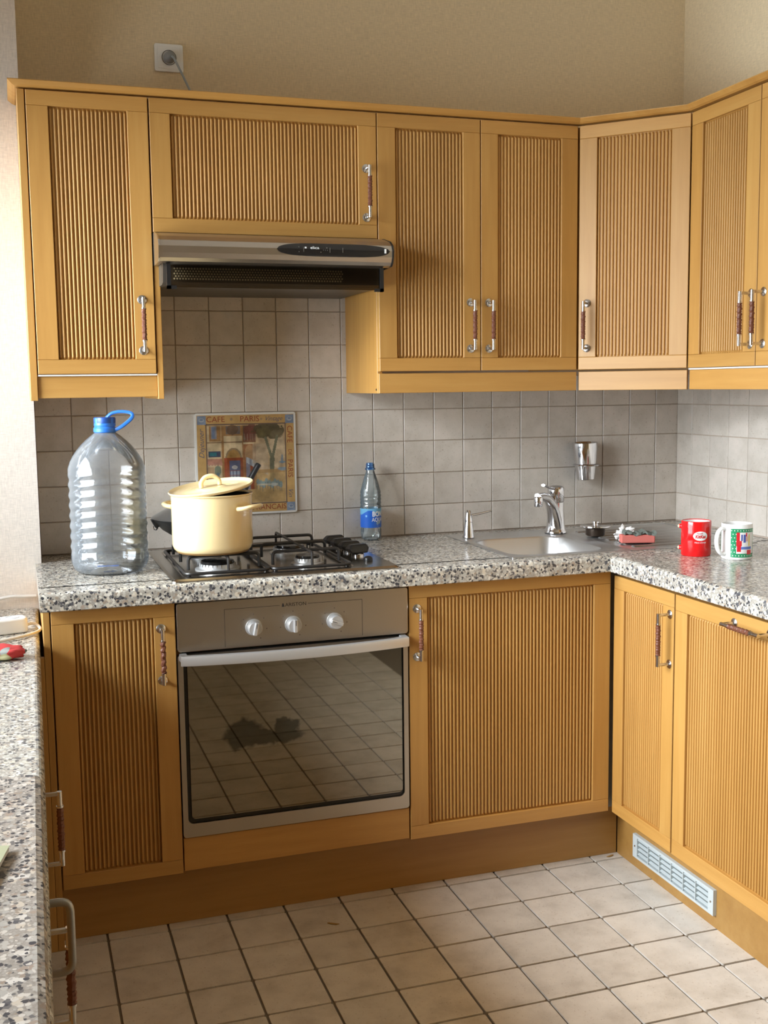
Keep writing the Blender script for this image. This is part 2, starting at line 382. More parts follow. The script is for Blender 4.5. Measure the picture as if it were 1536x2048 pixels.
# left wall with the window opening
WY0, WY1, WZ0, WZ1 = -2.65, -.21, .80, 2.20
wl = MB()
wl.box(XL-WALLT, XL, YEND, WY0, -.02, CEILZ); wl.box(XL-WALLT, XL, WY1, WALLT, -.02, CEILZ)
wl.box(XL-WALLT, XL, WY0, WY1, -.02, WZ0); wl.box(XL-WALLT, XL, WY0, WY1, WZ1, CEILZ)
wl = struct(wl.build('wall_left', PINKP))
def window(name, yz):   # frame in the wall's plane; yz = (a0,a1,z0,z1), axis
    (a0, a1, z0, z1, ax, at) = yz
    root = bpy.data.objects.new(name, None); COL.objects.link(root); root['kind'] = 'structure'
    def b(a, c, d, e, nm, mt, t=.03):
        m = MB()
        if ax == 'x': m.box(at-t, at+t, a, c, d, e)
        else: m.box(a, c, at-t, at+t, d, e)
        return m.build(nm, mt, root)
    w = .055
    b(a0, a1, z0, z0+w, 'window_frame', WINDF); b(a0, a1, z1-w, z1, 'window_frame', WINDF)
    b(a0, a0+w, z0+w, z1-w, 'window_frame', WINDF); b(a1-w, a1, z0+w, z1-w, 'window_frame', WINDF)
    mid = (a0+a1)/2; b(mid-w/2, mid+w/2, z0+w, z1-w, 'mullion', WINDF)
    for p, q in ((a0+w, mid-w/2), (mid+w/2, a1-w)): b(p, q, z0+w, z1-w, 'pane', WGLASS, .003)
window('window_1', (WY0, WY1, WZ0, WZ1, 'x', XL-.10))
struct(MB().box(XL-WALLT, XC+WALLT, YEND-WALLT, YEND, -.02, CEILZ).build('wall_rear', WALLP))
struct(MB().box(XL-WALLT, XC+WALLT, YEND-WALLT, WALLT, CEILZ, CEILZ+.1).build('ceiling', CEIL))

# ------------------------------------------------------------------ doors and handles (local frame: x along, front at -y)
def handle(parent, x, z, horizontal=False, L=.128, twist=.0, st=.034):
    m = MB(); r = .0043
    a, b = Vector((0,0,0)), Vector((0,0,L))
    if horizontal: b = Vector((L,0,0))
    d = (b-a).normalized(); out = Vector((0,-st,0))
    for p in (a, b):
        m.lathe([(0,0),(.0115,0),(.0115,.002),(.009,.0035),(0,.0035)], 16, p, 0, True, axis=(0,-1,0))
        m.tube([p, p+out*.98], .0042, 8, 0)
    m.tube([a+out-d*.004, a+out+d*.024], .0048, 10, 0); m.tube([b+out+d*.004, b+out-d*.024], .0048, 10, 0)
    m.lathe([(0,0),(.0064,0),(.0064,.003),(0,.003)], 12, a+out+d*.022, 0, True, axis=d); m.lathe([(0,0),(.0064,0),(.0064,.003),(0,.003)], 12, b+out-d*.025, 0, True, axis=d)
    n = 40; pts = []; rs = []
    for i in range(n+1):
        t = i/n; q = a+out+d*(.025+(L-.05)*t); ph = t*math.pi*2*5
        u = Vector((1,0,0)) if not horizontal else Vector((0,0,1))
        pts.append(q + (u*math.cos(ph) + Vector((0,1,0))*math.sin(ph))*twist); rs.append(.0060 + .0007*math.cos(t*math.pi*2*11))
    m.tube(pts, rs, 8, 1)
    o = m.build('handle', [NICKEL, LEATHER], parent); o.location = (x, -.0, z)
    return o
def reeded(w, h, pitch=.0102):
    n = max(1, int(round(w/pitch))); p = w/n; prof = []
    for i in range(n):
        x = i*p; prof += [(x, 0), (x+p*.19, 0)]
        for k in range(1, 8):
            a = math.pi*k/8; prof.append((x+p*.19+p*.31*(1-math.cos(a)), -.0048*math.sin(a)**.8))
        prof.append((x+p*.81, 0))
    prof.append((w, 0)); return prof
def door(parent, x, z, w, h, y=0, hd=None, st=.051, ra=.0355, t=.020, gap=.0015):
    """door = reeded panel mesh; children: stile, rail, handle"""
    x0 = x+gap; w = w-2*gap
    m = MB(); pw = w-2*st; prof = reeded(pw, h); ph = h-2*ra
    base = .0095; n = len(prof); e = .0065
    vs = [(st+a, base+b, ra+e) for a, b in prof] + [(st+a, base+b, h-ra-e) for a, b in prof]
    m.add(vs, [(i, i+1, n+i+1, n+i) for i in range(n-1)], 0, True)
    # rib ends slope back to the panel ground
    vs = [(st+a, base+b, ra+e) for a, b in prof] + [(st+a, base, ra+.001) for a, b in prof]
    m.add(vs, [(i, i+1, n+i+1, n+i) for i in range(n-1)])
    vs = [(st+a, base+b, h-ra-e) for a, b in prof] + [(st+a, base, h-ra-.001) for a, b in prof]
    m.add(vs, [(i, i+1, n+i+1, n+i) for i in range(n-1)])
    m.box(st-.004, w-st+.004, base+.0003, t-.002, ra-.004, h-ra+.004)
    d = m.build('door', WREED, parent); d.location = (x0, y, z)
    c = .0016
    for xx in (0, w-st): MB().cbox(xx, xx+st, 0, t, ra+.0004, h-ra-.0004, c*.6).build('stile', WV, d)
    for zz in (0, h-ra): MB().cbox(0, w, 0, t, zz, zz+ra, c*.6).build('rail', WH, d)
    if hd:
        hx, hz, hor = hd; handle(d, hx-x0, hz-z, hor, twist=hd_tw.get(round(hx, 3), .0004))
    return d
hd_tw = {.268: .0016, .872: .001, .258: .0012, .915: .001}

# -------- wall cabinets
D_ = .022
def wallcab(name, label, x0, x1, z0, z1, doors, pelmet=True, side_l=None, side_r=None, loc=(0,0,0), rz=0, depth=.31, group=None):
    root = thing(name, label, 'cabinet', loc, rz, group)
    return root
c1 = thing('wall_cabinet', 'narrow oak wall cabinet with one reeded door, left of the extractor hood', 'cabinet', (.006, YU, 0))
MB().box(.0, .294, D_, -YU-.001, ZU0, ZU1+.002).build('body', WV, c1)
door(c1, 0, ZU0, .294, ZU1-ZU0, 0, (.262, 1.450, False))
MB().cbox(-.019, -.0015, .004, .192, 1.326, 2.080, .001).build('side_panel', WV, c1)
MB().cbox(.2955, .3105, .004, -YU-.001, 1.326, 1.738, .001).build('side_panel', WV, c1)
MB().cbox(-.001, .295, .010, .026, 1.332, 1.386, .001).build('pelmet', WH, c1)
MB().box(.001, .2945, .004, .0215, 1.3868, 1.3905).build('edge_strip', WHITEP, c1)
c2 = thing('wall_cabinet', 'wide low oak wall cabinet with reeded lift door above the extractor hood', 'cabinet', (.300, YU, 0))
MB().box(.001, .601, D_, -YU-.001, 1.748, ZU1+.002).build('body', WH, c2)
door(c2, .001, 1.748, .601, ZU1-1.748, 0, (.571, 1.803, False))
c3 = thing('wall_cabinet', 'two-door oak wall cabinet right of the extractor hood, above the small blue bottle', 'cabinet', (.902, YU, 0))
MB().box(.016, .603, D_, -YU-.001, 1.40, ZU1+.002).build('body', WV, c3)
MB().cbox(.0005, .0155, D_-.001, -YU-.001, 1.332, 1.80, .001).build('side_panel', WV, c3)
door(c3, 0, ZU0, .302, ZU1-ZU0, 0, (.270, 1.453, False)); door(c3, .302, ZU0, .302, ZU1-ZU0, 0, (.326, 1.453, False))
MB().cbox(.001, .606, .006, .022, 1.332, 1.386, .001).build('pelmet', WH, c3)
MB().lathe([(0,0),(.003,0),(.003,.0006),(0,.0006)], 10, (-.0005, .03, 1.342), 0, axis=(-1,0,0)).build('screw_cap', DARKCAV, c3)
# diagonal corner cabinet
P0 = Vector((1.5085, YU)); P1 = Vector((1.7285, -.559)); dv = P1-P0; wd = dv.length; ang = math.atan2(dv.y, dv.x)
c4 = thing('corner_wall_cabinet', 'diagonal corner wall cabinet with one paler reeded oak door', 'cabinet', (P0.x, P0.y, 0), ang)
o = MB().prism([(1.5065, YU+.036), (1.5270, YU+.018), (1.7460, -.5420), (XC-.009, -.5420), (XC-.009, -.009), (1.5065, -.009)], ZU0, ZU1+.002).build('body', WV)
o.parent = c4; o.matrix_parent_inverse = Matrix.LocRotScale(c4.location, c4.rotation_euler, None).inverted()
door(c4, 0, ZU0, wd, ZU1-ZU0, 0, (.026, 1.453, False))
MB().cbox(.001, wd-.001, .006, .022, 1.332, 1.386, .001).build('pelmet', WH, c4)
# right wall cabinet
c5 = thing('wall_cabinet', 'oak wall cabinet on the right-hand wall, cut by the right edge of the photo', 'cabinet', (1.7295, -.559, 0), R(-90))
MB().box(.001, .600, D_, XC-1.7295-.009, ZU0, ZU1+.002).build('body', WV, c5)
door(c5, .0, ZU0, .2985, ZU1-ZU0, 0, (.277, 1.446, False)); door(c5, .2985, ZU0, .2985, ZU1-ZU0, 0, (.327, 1.446, False))
MB().cbox(.001, .600, .006, .022, 1.332, 1.386, .001).build('pelmet', WH, c5)
MB().box(.001, .600, .003, .0215, 1.3868, 1.3905).build('edge_strip', WHITEP, c5)
# cornice swept with mitres
def sweep(path, prof, mi=0, mb=None):
    """path: xy points; prof: (outward, z); outward is to the left-hand normal flipped (towards the room)"""
    mb = mb or MB(); P = [Vector(p) for p in path]; n = len(P); rings = []
    for i in range(n):
        d1 = (P[i]-P[i-1]).normalized() if i else None; d2 = (P[i+1]-P[i]).normalized() if i < n-1 else None
        d1 = d1 or d2; d2 = d2 or d1
        n1 = Vector((d1.y, -d1.x)); n2 = Vector((d2.y, -d2.x)); nn = (n1+n2).normalized(); k = 1/max(.3, nn.dot(n1))
        rings.append([(P[i].x+nn.x*o_*k, P[i].y+nn.y*o_*k, z) for o_, z in prof])
    vs = [v for r in rings for v in r]; m = len(prof)
    fs = [(i*m+j, i*m+(j+1) % m, (i+1)*m+(j+1) % m, (i+1)*m+j) for i in range(n-1) for j in range(m)]
    fs += [tuple(range(m)), tuple((n-1)*m+j for j in range(m))]
    return mb.add(vs, fs, mi)
prof = [(-.02, 2.083), (.004, 2.083), (.011, 2.086), (.018, 2.092), (.021, 2.0945), (.021, 2.0965), (-.02, 2.096)]
tag(sweep([(-.012, -.143), (-.012, YU-.001), (P0.x, YU-.001), (1.728, -.5595), (1.728, -1.17)], prof).build('cornice', WH),
    'oak cornice moulding running along the tops of all wall cabinets', 'cornice')

# -------- base cabinets
b1 = thing('base_cabinet', 'narrow oak base cabinet with one reeded door, left of the oven', 'cabinet', (0, YB, 0))
MB().box(.003, .293, D_, -YB-.001, .155, ZWB-.001).build('body', WV, b1)
MB().cbox(-.014, .0015, .001, .432, .0, ZWB-.001, .001).build('side_panel', WV, b1)
MB().cbox(-.040, -.0145, .001, .018, .0, ZL-.040, .001).build('filler_panel', WV, b1)
door(b1, .003, ZD0, .291, ZD1-ZD0+.012, 0, (.258, .648, False))
b2 = thing('oven_housing_cabinet', 'oak oven housing whose plain panel shows below the oven', 'cabinet', (.295, YB, 0))
MB().box(.0, .597, .30, -YB-.001, .155, ZWB-.001).build('body', WV, b2)
MB().cbox(.0, .014, .022, .298, .155, ZWB-.002, .001).build('side_panel', WV, b2); MB().cbox(.583, .597, .022, .298, .155, ZWB-.002, .001).build('side_panel', WV, b2)
MB().cbox(.001, .596, .002, .021, ZD0+.004, .2400, .001).build('filler_panel', WH, b2)
b3 = thing('base_cabinet', 'wide oak base cabinet with one reeded door, under the sink', 'cabinet', (.892, YB, 0))
MB().box(.001, .590, D_, .10, .155, .725).build('body', WV, b3)
MB().box(.595, .640, .020, .034, .155, ZWB-.002).build('filler_strip', GREYFIL, b3)
door(b3, .001, ZD0, .594, ZD1-ZD0+.012, 0, (.024, .648, False))
b4 = thing('base_cabinet', 'oak base cabinet with one narrow reeded door in the corner, above the vent', 'cabinet', (1.491, -.586, 0), R(-90))
MB().box(.001, .297, D_, .565, .155, ZWB-.002).build('body', WV, b4)
door(b4, 0, ZD0, .2975, ZD1-ZD0, 0, (.279, .644, False))
b5 = thing('base_cabinet', 'oak base cabinet with wide reeded door and horizontal handle at the right edge', 'cabinet', (1.491, -.8865, 0), R(-90))
MB().box(.001, .597, D_, .565, .155, ZWB-.002).build('body', WV, b5)
door(b5, 0, ZD0, .597, ZD1-ZD0, 0, (.243, .803, True), ra=.040)
b6 = thing('base_cabinet', 'plain continuation of the right-hand oak base cabinets beyond the photo edge', 'cabinet', (1.491, -1.486, 0), R(-90))
MB().box(.001, .42, D_, .565, .155, ZWB-.002).build('body', WV, b6); door(b6, 0, ZD0, .42, ZD1-ZD0, 0)
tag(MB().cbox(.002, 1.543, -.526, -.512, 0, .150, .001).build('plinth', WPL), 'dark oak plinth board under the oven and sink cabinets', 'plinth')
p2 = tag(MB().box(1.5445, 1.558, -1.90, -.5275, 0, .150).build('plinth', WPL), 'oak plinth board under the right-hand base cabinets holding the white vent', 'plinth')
# vent grille on the plinth
g = thing('ventilation_grille', 'pale grey slotted vent grille screwed to the right-hand plinth', 'grille', (1.5443, -.630, .034), R(-90))
gw, gh = .380, .066
m = MB(); fr = .007; ew = .022
m.box(0, gw, -.010, 0, 0, fr); m.box(0, gw, -.010, 0, gh-fr, gh); m.box(0, ew, -.010, 0, fr, gh-fr); m.box(gw-ew, gw, -.010, 0, fr, gh-fr)
m.build('frame', GRILLEP, g)
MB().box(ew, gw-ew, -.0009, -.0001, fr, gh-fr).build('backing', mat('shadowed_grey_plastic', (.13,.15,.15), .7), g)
for k in range(4):
    z = fr+.006+k*.0135
    MB().add([(ew,-.0012,z+.002),(gw-ew,-.0012,z+.002),(gw-ew,-.0075,z-.001),(ew,-.0075,z-.001),(ew,-.0012,z+.0035),(gw-ew,-.0012,z+.0035),(gw-ew,-.0075,z+.0005),(ew,-.0075,z+.0005)],
             [(0,1,2,3),(7,6,5,4),(0,4,5,1),(1,5,6,2),(2,6,7,3),(3,7,4,0)]).build('slat', GRILLEP, g)
for k in range(1, 6):
    x = ew + (gw-2*ew)*k/6; MB().box(x-.0012, x+.0012, -.0098, -.0009, fr, gh-fr).build('divider', GRILLEP, g)
for x in (.011, gw-.011): MB().lathe([(0,0),(.003,0),(.0025,.0012),(0,.0014)], 10, (x,-.010,gh/2), axis=(0,-1,0)).build('screw', NICKEL, g)

# -------- left run (turned very slightly, as in the photo)
LA = -.0125; LO = (-.017, -.143, 0)
def nose_prof(D, zb, zt, r=.012, back=0.0):
    return [(back, zb), (D-.002, zb), (D, zb+.002)] + [(D-r+r*math.cos(R(a)), zt-r+r*math.sin(R(a))) for a in (0, 18, 36, 54, 72, 90)] + [(back, zt)]
lw = MB().prism([(a, z) for a, z in nose_prof(0, ZL-.038, ZL, .012, -.598)], -2.9, 0, 0, False, ax='y').build('worktop', TER, None, LO, LA)
tag(lw, 'low speckled grey worktop along the window side, at the left edge', 'worktop')
sl = MB().prism(rrect(-.54, -.003, -2.9, -1.455, .022, 5), ZL+.0015, ZL+.031, 0).build('worktop_board', TERB, None, LO, LA, bevel=.010)
tag(sl, 'loose speckled worktop board with rounded corner lying on the low worktop', 'board')
def leftcab(label, ya, yb, hy, idx):
    root = thing('base_cabinet', label, 'cabinet', LO, LA)
    MB().box(-.58, -.034, yb+.001, ya-.001, .10, ZL-.040).build('body', WV, root)
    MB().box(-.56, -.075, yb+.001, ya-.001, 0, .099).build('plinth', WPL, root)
    # door faces +x : its local frame is turned by +90 degrees
    w = ya-yb; d = door(root, 0, .105, w, .618, 0, (None if hy is None else (hy-yb, .520, False)))
    d.rotation_euler.z = R(90); d.location = (-.012, yb+.0015, .105)
    return root, d
rt0, _ = leftcab('oak base cabinet under the low window worktop, nearest the pier, with upper handle', -.49, -1.185, -1.14, 0)
leftcab('oak base cabinet under the low window worktop with the lower leather handle', -1.186, -1.70, -1.66, 1)
rt, d = leftcab('oak base cabinet under the low worktop with rounded grey bar handle, bottom left', -1.701, -2.60, None, 2)
m = MB(); pts = round_corner_path([(0, 0, 0), (0, -.036, 0), (0, -.036, -.092), (0, 0, -.092)], .014, 5)
m.tube(pts, .0052, 10); hb = m.build('handle', mat('grey_coated_metal', (.33,.32,.30), .35, .7), rt); hb.rotation_euler.z = R(90); hb.location = (-.012, -1.735, .722)
hb['label'] = 'rounded grey bar handle'

# ------------------------------------------------------------------ worktops
SX0, SX1, SY0, SY1 = 1.197, 1.975, -.560, -.070      # sink outline
wt = MB(); t0, t1 = ZWB, ZT
BX0, BX1, BY0, BY1 = 1.222, 1.512, -.520, -.196     # bowl
wt.prism([(YB-.036+.0, z) for z in ()] or [(y, z) for y, z in [(-a, z) for a, z in nose_prof(.614, t0, t1, .012, .530)]], -.019, XC-.009, 0, False, ax='x')
wt.prism([(-.019,-.540),(BX0-.004,-.540),(BX0-.004,-.009),(-.003,-.009),(-.003,-.1425),(-.019,-.1425)], t0, t1)
wt.prism([(BX0-.004, BY1+.004), (XC-.009, BY1+.004), (XC-.009, -.009), (BX0-.004, -.009)], t0, t1)
wt.prism([(BX1+.004, -.540), (XC-.009, -.540), (XC-.009, BY1+.004), (BX1+.004, BY1+.004)], t0, t1)
tag(wt.build('worktop', TER), 'main speckled worktop along the back wall carrying hob and sink', 'worktop')
wr_ = MB().prism([(-(a), z) for a, z in nose_prof(.592, t0, t1, .012, 0)], -1.90, -.6150, 0, False, ax='y')
o = wr_.build('worktop', TER, None, (XC-.009, 0, 0)); o.data.transform(Matrix.Translation((0, 0, 0)))
# the profile runs towards -x from the right wall
tag(o, 'speckled worktop of the right-hand run under the two mugs', 'worktop')

# ------------------------------------------------------------------ oven
ov = thing('built_in_oven', 'stainless built-in oven with dark mirrored glass door', 'oven', (.296, -.580, .2425))
OW, OH = .594, .594
def Yf(z): return z-.2425
MB().box(.014, OW-.014, .022, .27, .0, OH-.002).build('body', DARKCAV, ov)
m = MB(); m.prism(rrect(0, OW, Yf(.7135), OH-.002, .007, 3), -.002, .020, 0, ax='y'); m.build('control_panel', STEEL, ov, bevel=.0012)
dz1 = Yf(.706)
m = MB()   # door frame ring
outer = rrect(0, OW, 0, dz1, .008, 5); inner = rrect(.0125, OW-.0125, .034, dz1-.008, .014, 5); n = len(outer)
vs = [(x, 0, z) for x, z in outer] + [(x, 0, z) for x, z in inner] + [(x, .02, z) for x, z in outer] + [(x, .006, z) for x, z in inner]
fs = []
for i in range(n):
    j = (i+1) % n; fs += [(i, j, n+j, n+i), (i, 2*n+i, 2*n+j, j), (n+i, n+j, 3*n+j, 3*n+i)]
m.add(vs, fs); dr = m.build('door', STEEL, ov); dr['label'] = 'steel-framed drop-down door'
MB().box(.009, OW-.009, .0062, .019, .026, dz1-.002).build('seal', ENBLK, dr)
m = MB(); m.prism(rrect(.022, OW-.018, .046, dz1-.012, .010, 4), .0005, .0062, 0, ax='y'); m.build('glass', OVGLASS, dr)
# bowed handle
n = 20; m = MB(); vs = []; hz0, hz1 = Yf(.6875), Yf(.7115)
for i in range(n+1):
    t = i/n; x = .004+t*(OW-.012); b = math.sin(math.pi*t)**.8
    y = -.034-.022*b; dz = .004*(1-b)
    for yy, zz in ((y+.010, hz0-.000), (y+.001, hz0), (y, hz0+.003), (y, hz1-.003), (y+.001, hz1), (y+.016, hz1), (y+.016, hz1-.003), (y+.010, hz1-.006)): vs.append((x, yy, zz-dz*.3-.003*b))
k = 8
fs = [(i*k+j, i*k+(j+1) % k, (i+1)*k+(j+1) % k, (i+1)*k+j) for i in range(n) for j in range(k)] + [tuple(range(k)), tuple(n*k+j for j in range(k))]
m.add(vs, fs, 0, True)
for x0, x1 in ((.004, .020), (OW-.024, OW-.008)): m.box(x0, x1, -.020, .0, hz1-.018, hz1-.001)
m.build('handle', ALU, dr)
for i, (x, a) in enumerate(((.485, 12), (.585, 0), (.689, -70))):
    kx, kz = x-.296+.004*(i == 2), Yf(.762)
    kb = MB().lathe([(0,-.0),(.0215,0),(.0205,.004),(.0185,.004),(.0175,.022),(.0160,.0245),(0,.0245)], 28, (0,0,0), 0, True, axis=(0,-1,0))
    kk = kb.build('knob', ALU, ov); kk.location = (kx, -.002, kz)
    gb = MB(); gb.box(-.0045, .0045, -.033, -.022, -.0155, .0165); gg = gb.build('grip', ALU, kk, bevel=.0015); gg.rotation_euler.y = R(a)
    MB().box(-.0006, .0006, -.0336, -.0329, .002, .0155).build('pointer_line', PRINTK, gg)
    # printed marks around the knob
    mm = MB()
    for q in range(0, 300, 50):
        aa = R(q-60); mm.box(kx+.033*math.cos(aa)-.0013, kx+.033*math.cos(aa)+.0013, -.0024, -.0019, kz+.033*math.sin(aa)-.0013, kz+.033*math.sin(aa)+.0013)
    mm.build('dial_marks', mat('faint_print', (.16,.12,.10), .6), ov)['kind'] = 'stuff'
ln = MB(); a0, a1, c0_, c1_ = .412-.296, .767-.296, Yf(.718), Yf(.812)
for xs in ((a0, .588-.296-.036, a0), (.588-.296+.036, a1, a1)):
    q = .0005; e_ = 1 if xs[2] == a0 else -1
    pl = [(xs[2], c0_), (xs[2]+e_*2*q, c0_), (xs[2]+e_*2*q, c1_-q), ((xs[1], c1_-q) if e_ > 0 else (xs[0], c1_-q)), ((xs[1], c1_+q) if e_ > 0 else (xs[0], c1_+q)), (xs[2], c1_+q)]
    MB().prism(pl, -.0024, -.0019, 0, ax='y').build('printed_line', PRINTK, ov)
text_mesh('ARISTON', .0125, PRINTK, ov, lambda x, y, z: (x+.297, -.0023-z, y+Yf(.812)), squash=1.05)
MB().prism([(.588-.296-.031, Yf(.808)), (.588-.296-.024, Yf(.808)), (.588-.296-.0265, Yf(.8165)), (.588-.296-.0335+.004, Yf(.8165))], -.0024, -.0019, 0, ax='y').build('emblem', PRINTK, ov)

# ------------------------------------------------------------------ hob
HX0, HX1, HY0, HY1 = .288, .868, -.592, -.070; HZ = ZT+.0005
hb = thing('gas_hob', 'stainless four-burner gas hob set in the worktop', 'hob', (HX0, HY0, HZ))
w, d = HX1-HX0, HY1-HY0
m = MB(); o1 = rrect(0, w, 0, d, .012, 4); o2 = rrect(.006, w-.006, .006, d-.006, .011, 4); i1 = rrect(.030, .470, .030, d-.030, .025, 4); i2 = rrect(.036, .464, .036, d-.036, .022, 4); n = len(o1)
L_ = [(o1, 0), (o1, .003), (o2, .007), (i1, .007), (i2, .0035)]
vs = [(x, y, z) for lp, z in L_ for x, y in lp]; fs = []
for q in range(len(L_)-1):
    for i in range(n): j = (i+1) % n; fs.append((q*n+i, q*n+j, (q+1)*n+j, (q+1)*n+i))
fs.append(tuple((len(L_)-1)*n+i for i in range(n))); m.add(vs, fs); m.build('steel_plate', HOBST, hb)
BUR = [(.135, .150, .046), (.135, .355, .034), (.372, .150, .034), (.372, .355, .044)]
for bx, by, br in BUR:
    bb = MB().lathe([(br*1.25,0),(br*1.25,.003),(br*1.02,.005),(br,.012),(br*.98,.0155),(0,.0155)], 32, (0,0,0))
    for k in range(28):
        a = 2*math.pi*k/28; bb.box(br*math.cos(a)-.0010, br*math.cos(a)+.0010, br*math.sin(a)-.0010, br*math.sin(a)+.0010, .010, .0160)
    bo = bb.build('burner', ALU, hb); bo.location = (bx, by, .0035)
    MB().lathe([(br*.92,.0155),(br*.95,.018),(br*.9,.0225),(0,.024)], 32).build('burner_cap', ENBLK, bo)
    MB().tube([(br*1.3, .004, 0), (br*1.3, .004, .016)], .0022, 6).build('igniter', WHITEP, bo)
# knobs: winged black knobs on steel collars
for k in range(4):
    kx, ky = .516+.0035*k, .400-.066*k
    kn = MB().lathe([(0,0),(.0175,0),(.0175,.005),(.0155,.007),(0,.007)], 24); ko = kn.build('knob_collar', CHROME, hb); ko.location = (kx, ky, .007)
    wg = MB(); pr = [(-.020,.007),(.020,.007),(.024,.020),(.020,.028),(-.018,.028),(-.026,.018)]
    vs = [(a, -.0125+.006*(q > .02), q) for a, q in pr] + [(a, .0125-.006*(q > .02), q) for a, q in pr]; nn = 6
    wg.add(vs, [tuple(range(nn)), tuple(range(nn, 2*nn))] + [(i, (i+1) % nn, nn+(i+1) % nn, nn+i) for i in range(nn)])
    g2 = wg.build('knob', BLACK, ko, bevel=.003); g2.scale = (1.18, 1.35, 1.15); g2.rotation_euler.z = R(8)
o = MB().lathe([(0,0),(.0125,0),(.0125,.005),(.011,.008),(.006,.0115),(0,.0125)], 20).build('ignition_button', BLACK, hb); o.location = (.528, .112, .007)
# pan supports
def grate(label, gx0, gx1, gname='pan supports on the hob'):
    root = thing('pan_support', label, 'pan support', (HX0, HY0, HZ), 0, None)
    y0, y1 = .040, .462; z0 = .0125; zt = .046; r = .0042
    fr = [(x, y, z0) for x, y in rrect(gx0, gx1, y0, y1, .018, 4)]
    MB().tube(fr, r*.95, 8, closed=True).build('base_ring', IRON, root)
    for yy in (.105, .245, .385):
        MB().tube(round_corner_path([(gx0+.016, yy, z0), (gx0+.016, yy, zt), (gx1-.016, yy, zt), (gx1-.016, yy, z0)], .012, 5), r, 8).build('cross_bar', IRON, root)
    xc = (gx0+gx1)/2
    MB().tube(round_corner_path([(xc, y0+.003, z0), (xc, y0+.003, zt+.002), (xc, y1-.003, zt+.002), (xc, y1-.003, z0)], .008, 4), r*.85, 8).build('long_bar', IRON, root)
    for x in (gx0+.01, gx1-.01):
        for y in (y0+.01, y1-.01): MB().lathe([(0,.0035),(.006,.0035),(.006,.010),(0,.010)], 10, (x, y, .0)).build('foot', BLACK, root)
grate('black wire pan support on the left half of the hob, under the cream pot', .038, .250)
grate('black wire pan support on the right half of the hob, empty', .254, .462)
PZ = HZ + .0535

# ------------------------------------------------------------------ cream pot
pot = thing('cooking_pot', 'tall cream enamel cooking pot standing on the front left burner', 'pot', (.410, -.458, PZ))
PR = .1015; PH = .147
m = MB().lathe([(0,.0),(PR-.022,0),(PR-.012,.002),(PR-.004,.009),(PR,.020),(PR,PH-.004),(PR+.003,PH-.002),(PR+.0035,PH),(PR+.002,PH+.0015),(PR-.002,PH),(PR-.004,PH-.003)], 56)
m.build('body', CREAM, pot)
MB().lathe([(PR-.004,PH-.003),(PR-.004,.02),(PR-.02,.006),(0,.006)], 48).build('inside', WORN, pot)
pd = MB().lathe([(PR-.024, -.0006), (PR-.012, .0006), (PR-.0085, .0048)], 40)
pd.build('scorched_base_edge', mat('scorched_enamel', (.30,.17,.06), .4), pot)
def pot_handle(a):
    ca, sa = math.cos(R(a)), math.sin(R(a)); z = PH-.032
    def P(o, t, dz): return (ca*(PR+o)-sa*t, sa*(PR+o)+ca*t, z+dz)
    m = MB(); m.tube(smooth_path([P(-.004,-.034,-.002), P(.012,-.034,.000), P(.026,-.024,.003), P(.031,0,.004), P(.026,.024,.003), P(.012,.034,0), P(-.004,.034,-.002)], 5), .0072, 10, flat=.8)
    m.build('handle', CREAM, pot)
pot_handle(-42); pot_handle(138)
# lid, tilted, its right side raised by the pan handle
lid = thing('pot_lid', 'cream enamel lid lying tilted on the cooking pot', 'lid', (.4095, -.458, PZ+PH+.0105))
LR = .1065
m = MB().lathe([(LR-.004,.000),(LR,.0030),(LR+.0015,.0065),(LR,.0085),(LR-.003,.0075),(LR-.007,.0030),(LR-.016,.0012),(.040,.0035),(.036,.0062),(.030,.0068),(0,.0072)], 56)
m.build('dome', CREAM, lid); MB().lathe([(LR-.004,.0),(LR-.02,-.001),(.04,.001),(0,.002)], 48).build('underside', CREAM, lid)
m = MB(); m.tube(smooth_path([(-.024,0,.008),(-.023,0,.020),(-.013,0,.031),(0,0,.034),(.013,0,.031),(.023,0,.020),(.024,0,.008)], 5), .0058, 10)
m.build('handle', CREAM, lid)
ax = Matrix.Rotation(R(-7.5), 4, 'Y') @ Matrix.Rotation(R(3.0), 4, 'X') @ Matrix.Rotation(R(6), 4, 'Z')
lid.rotation_euler = ax.to_euler()

# dark pan behind the pot
wk_ = thing('wok', 'black wok with grey lid on the rear left burner, mostly hidden by the pot', 'pan', (.420, -.205, PZ))
m = MB().lathe([(0,0),(.045,0),(.075,.008),(.105,.028),(.128,.052),(.132,.058),(.128,.059),(.10,.032),(.06,.010),(0,.004)], 48); m.build('body', WORN, wk_)
m = MB().lathe([(.131,.0585),(.134,.0605),(.130,.064),(.10,.080),(.06,.092),(0,.098)], 48); m.build('lid', GREYM, wk_)
m = MB(); m.prism([(-.137,.058),(-.118,.058),(-.112,.040),(-.124,.034)], -.016, .016, 0, ax='y'); m.build('lug_handle', BLACK, wk_, bevel=.003)
m = MB(); m.tube([(-.131,-.010,.040),(-.130,-.014,.032),(-.124,-.014,.030),(-.119,-.010,.036)], .0022, 6); m.build('clip', CHROME, wk_)
m = MB(); m.tube([(.085,-.015,.085),(.118,-.012,.120)], .008, 10, 1); m.tube(smooth_path([(.112,-.012,.112),(.135,-.005,.150),(.160,.0,.190),(.166,.002,.198)], 4), [.010]*9+[.0105]*3+[.006], 12, 0, flat=.75)
m.build('handle', [BLACK, GREYM], wk_)

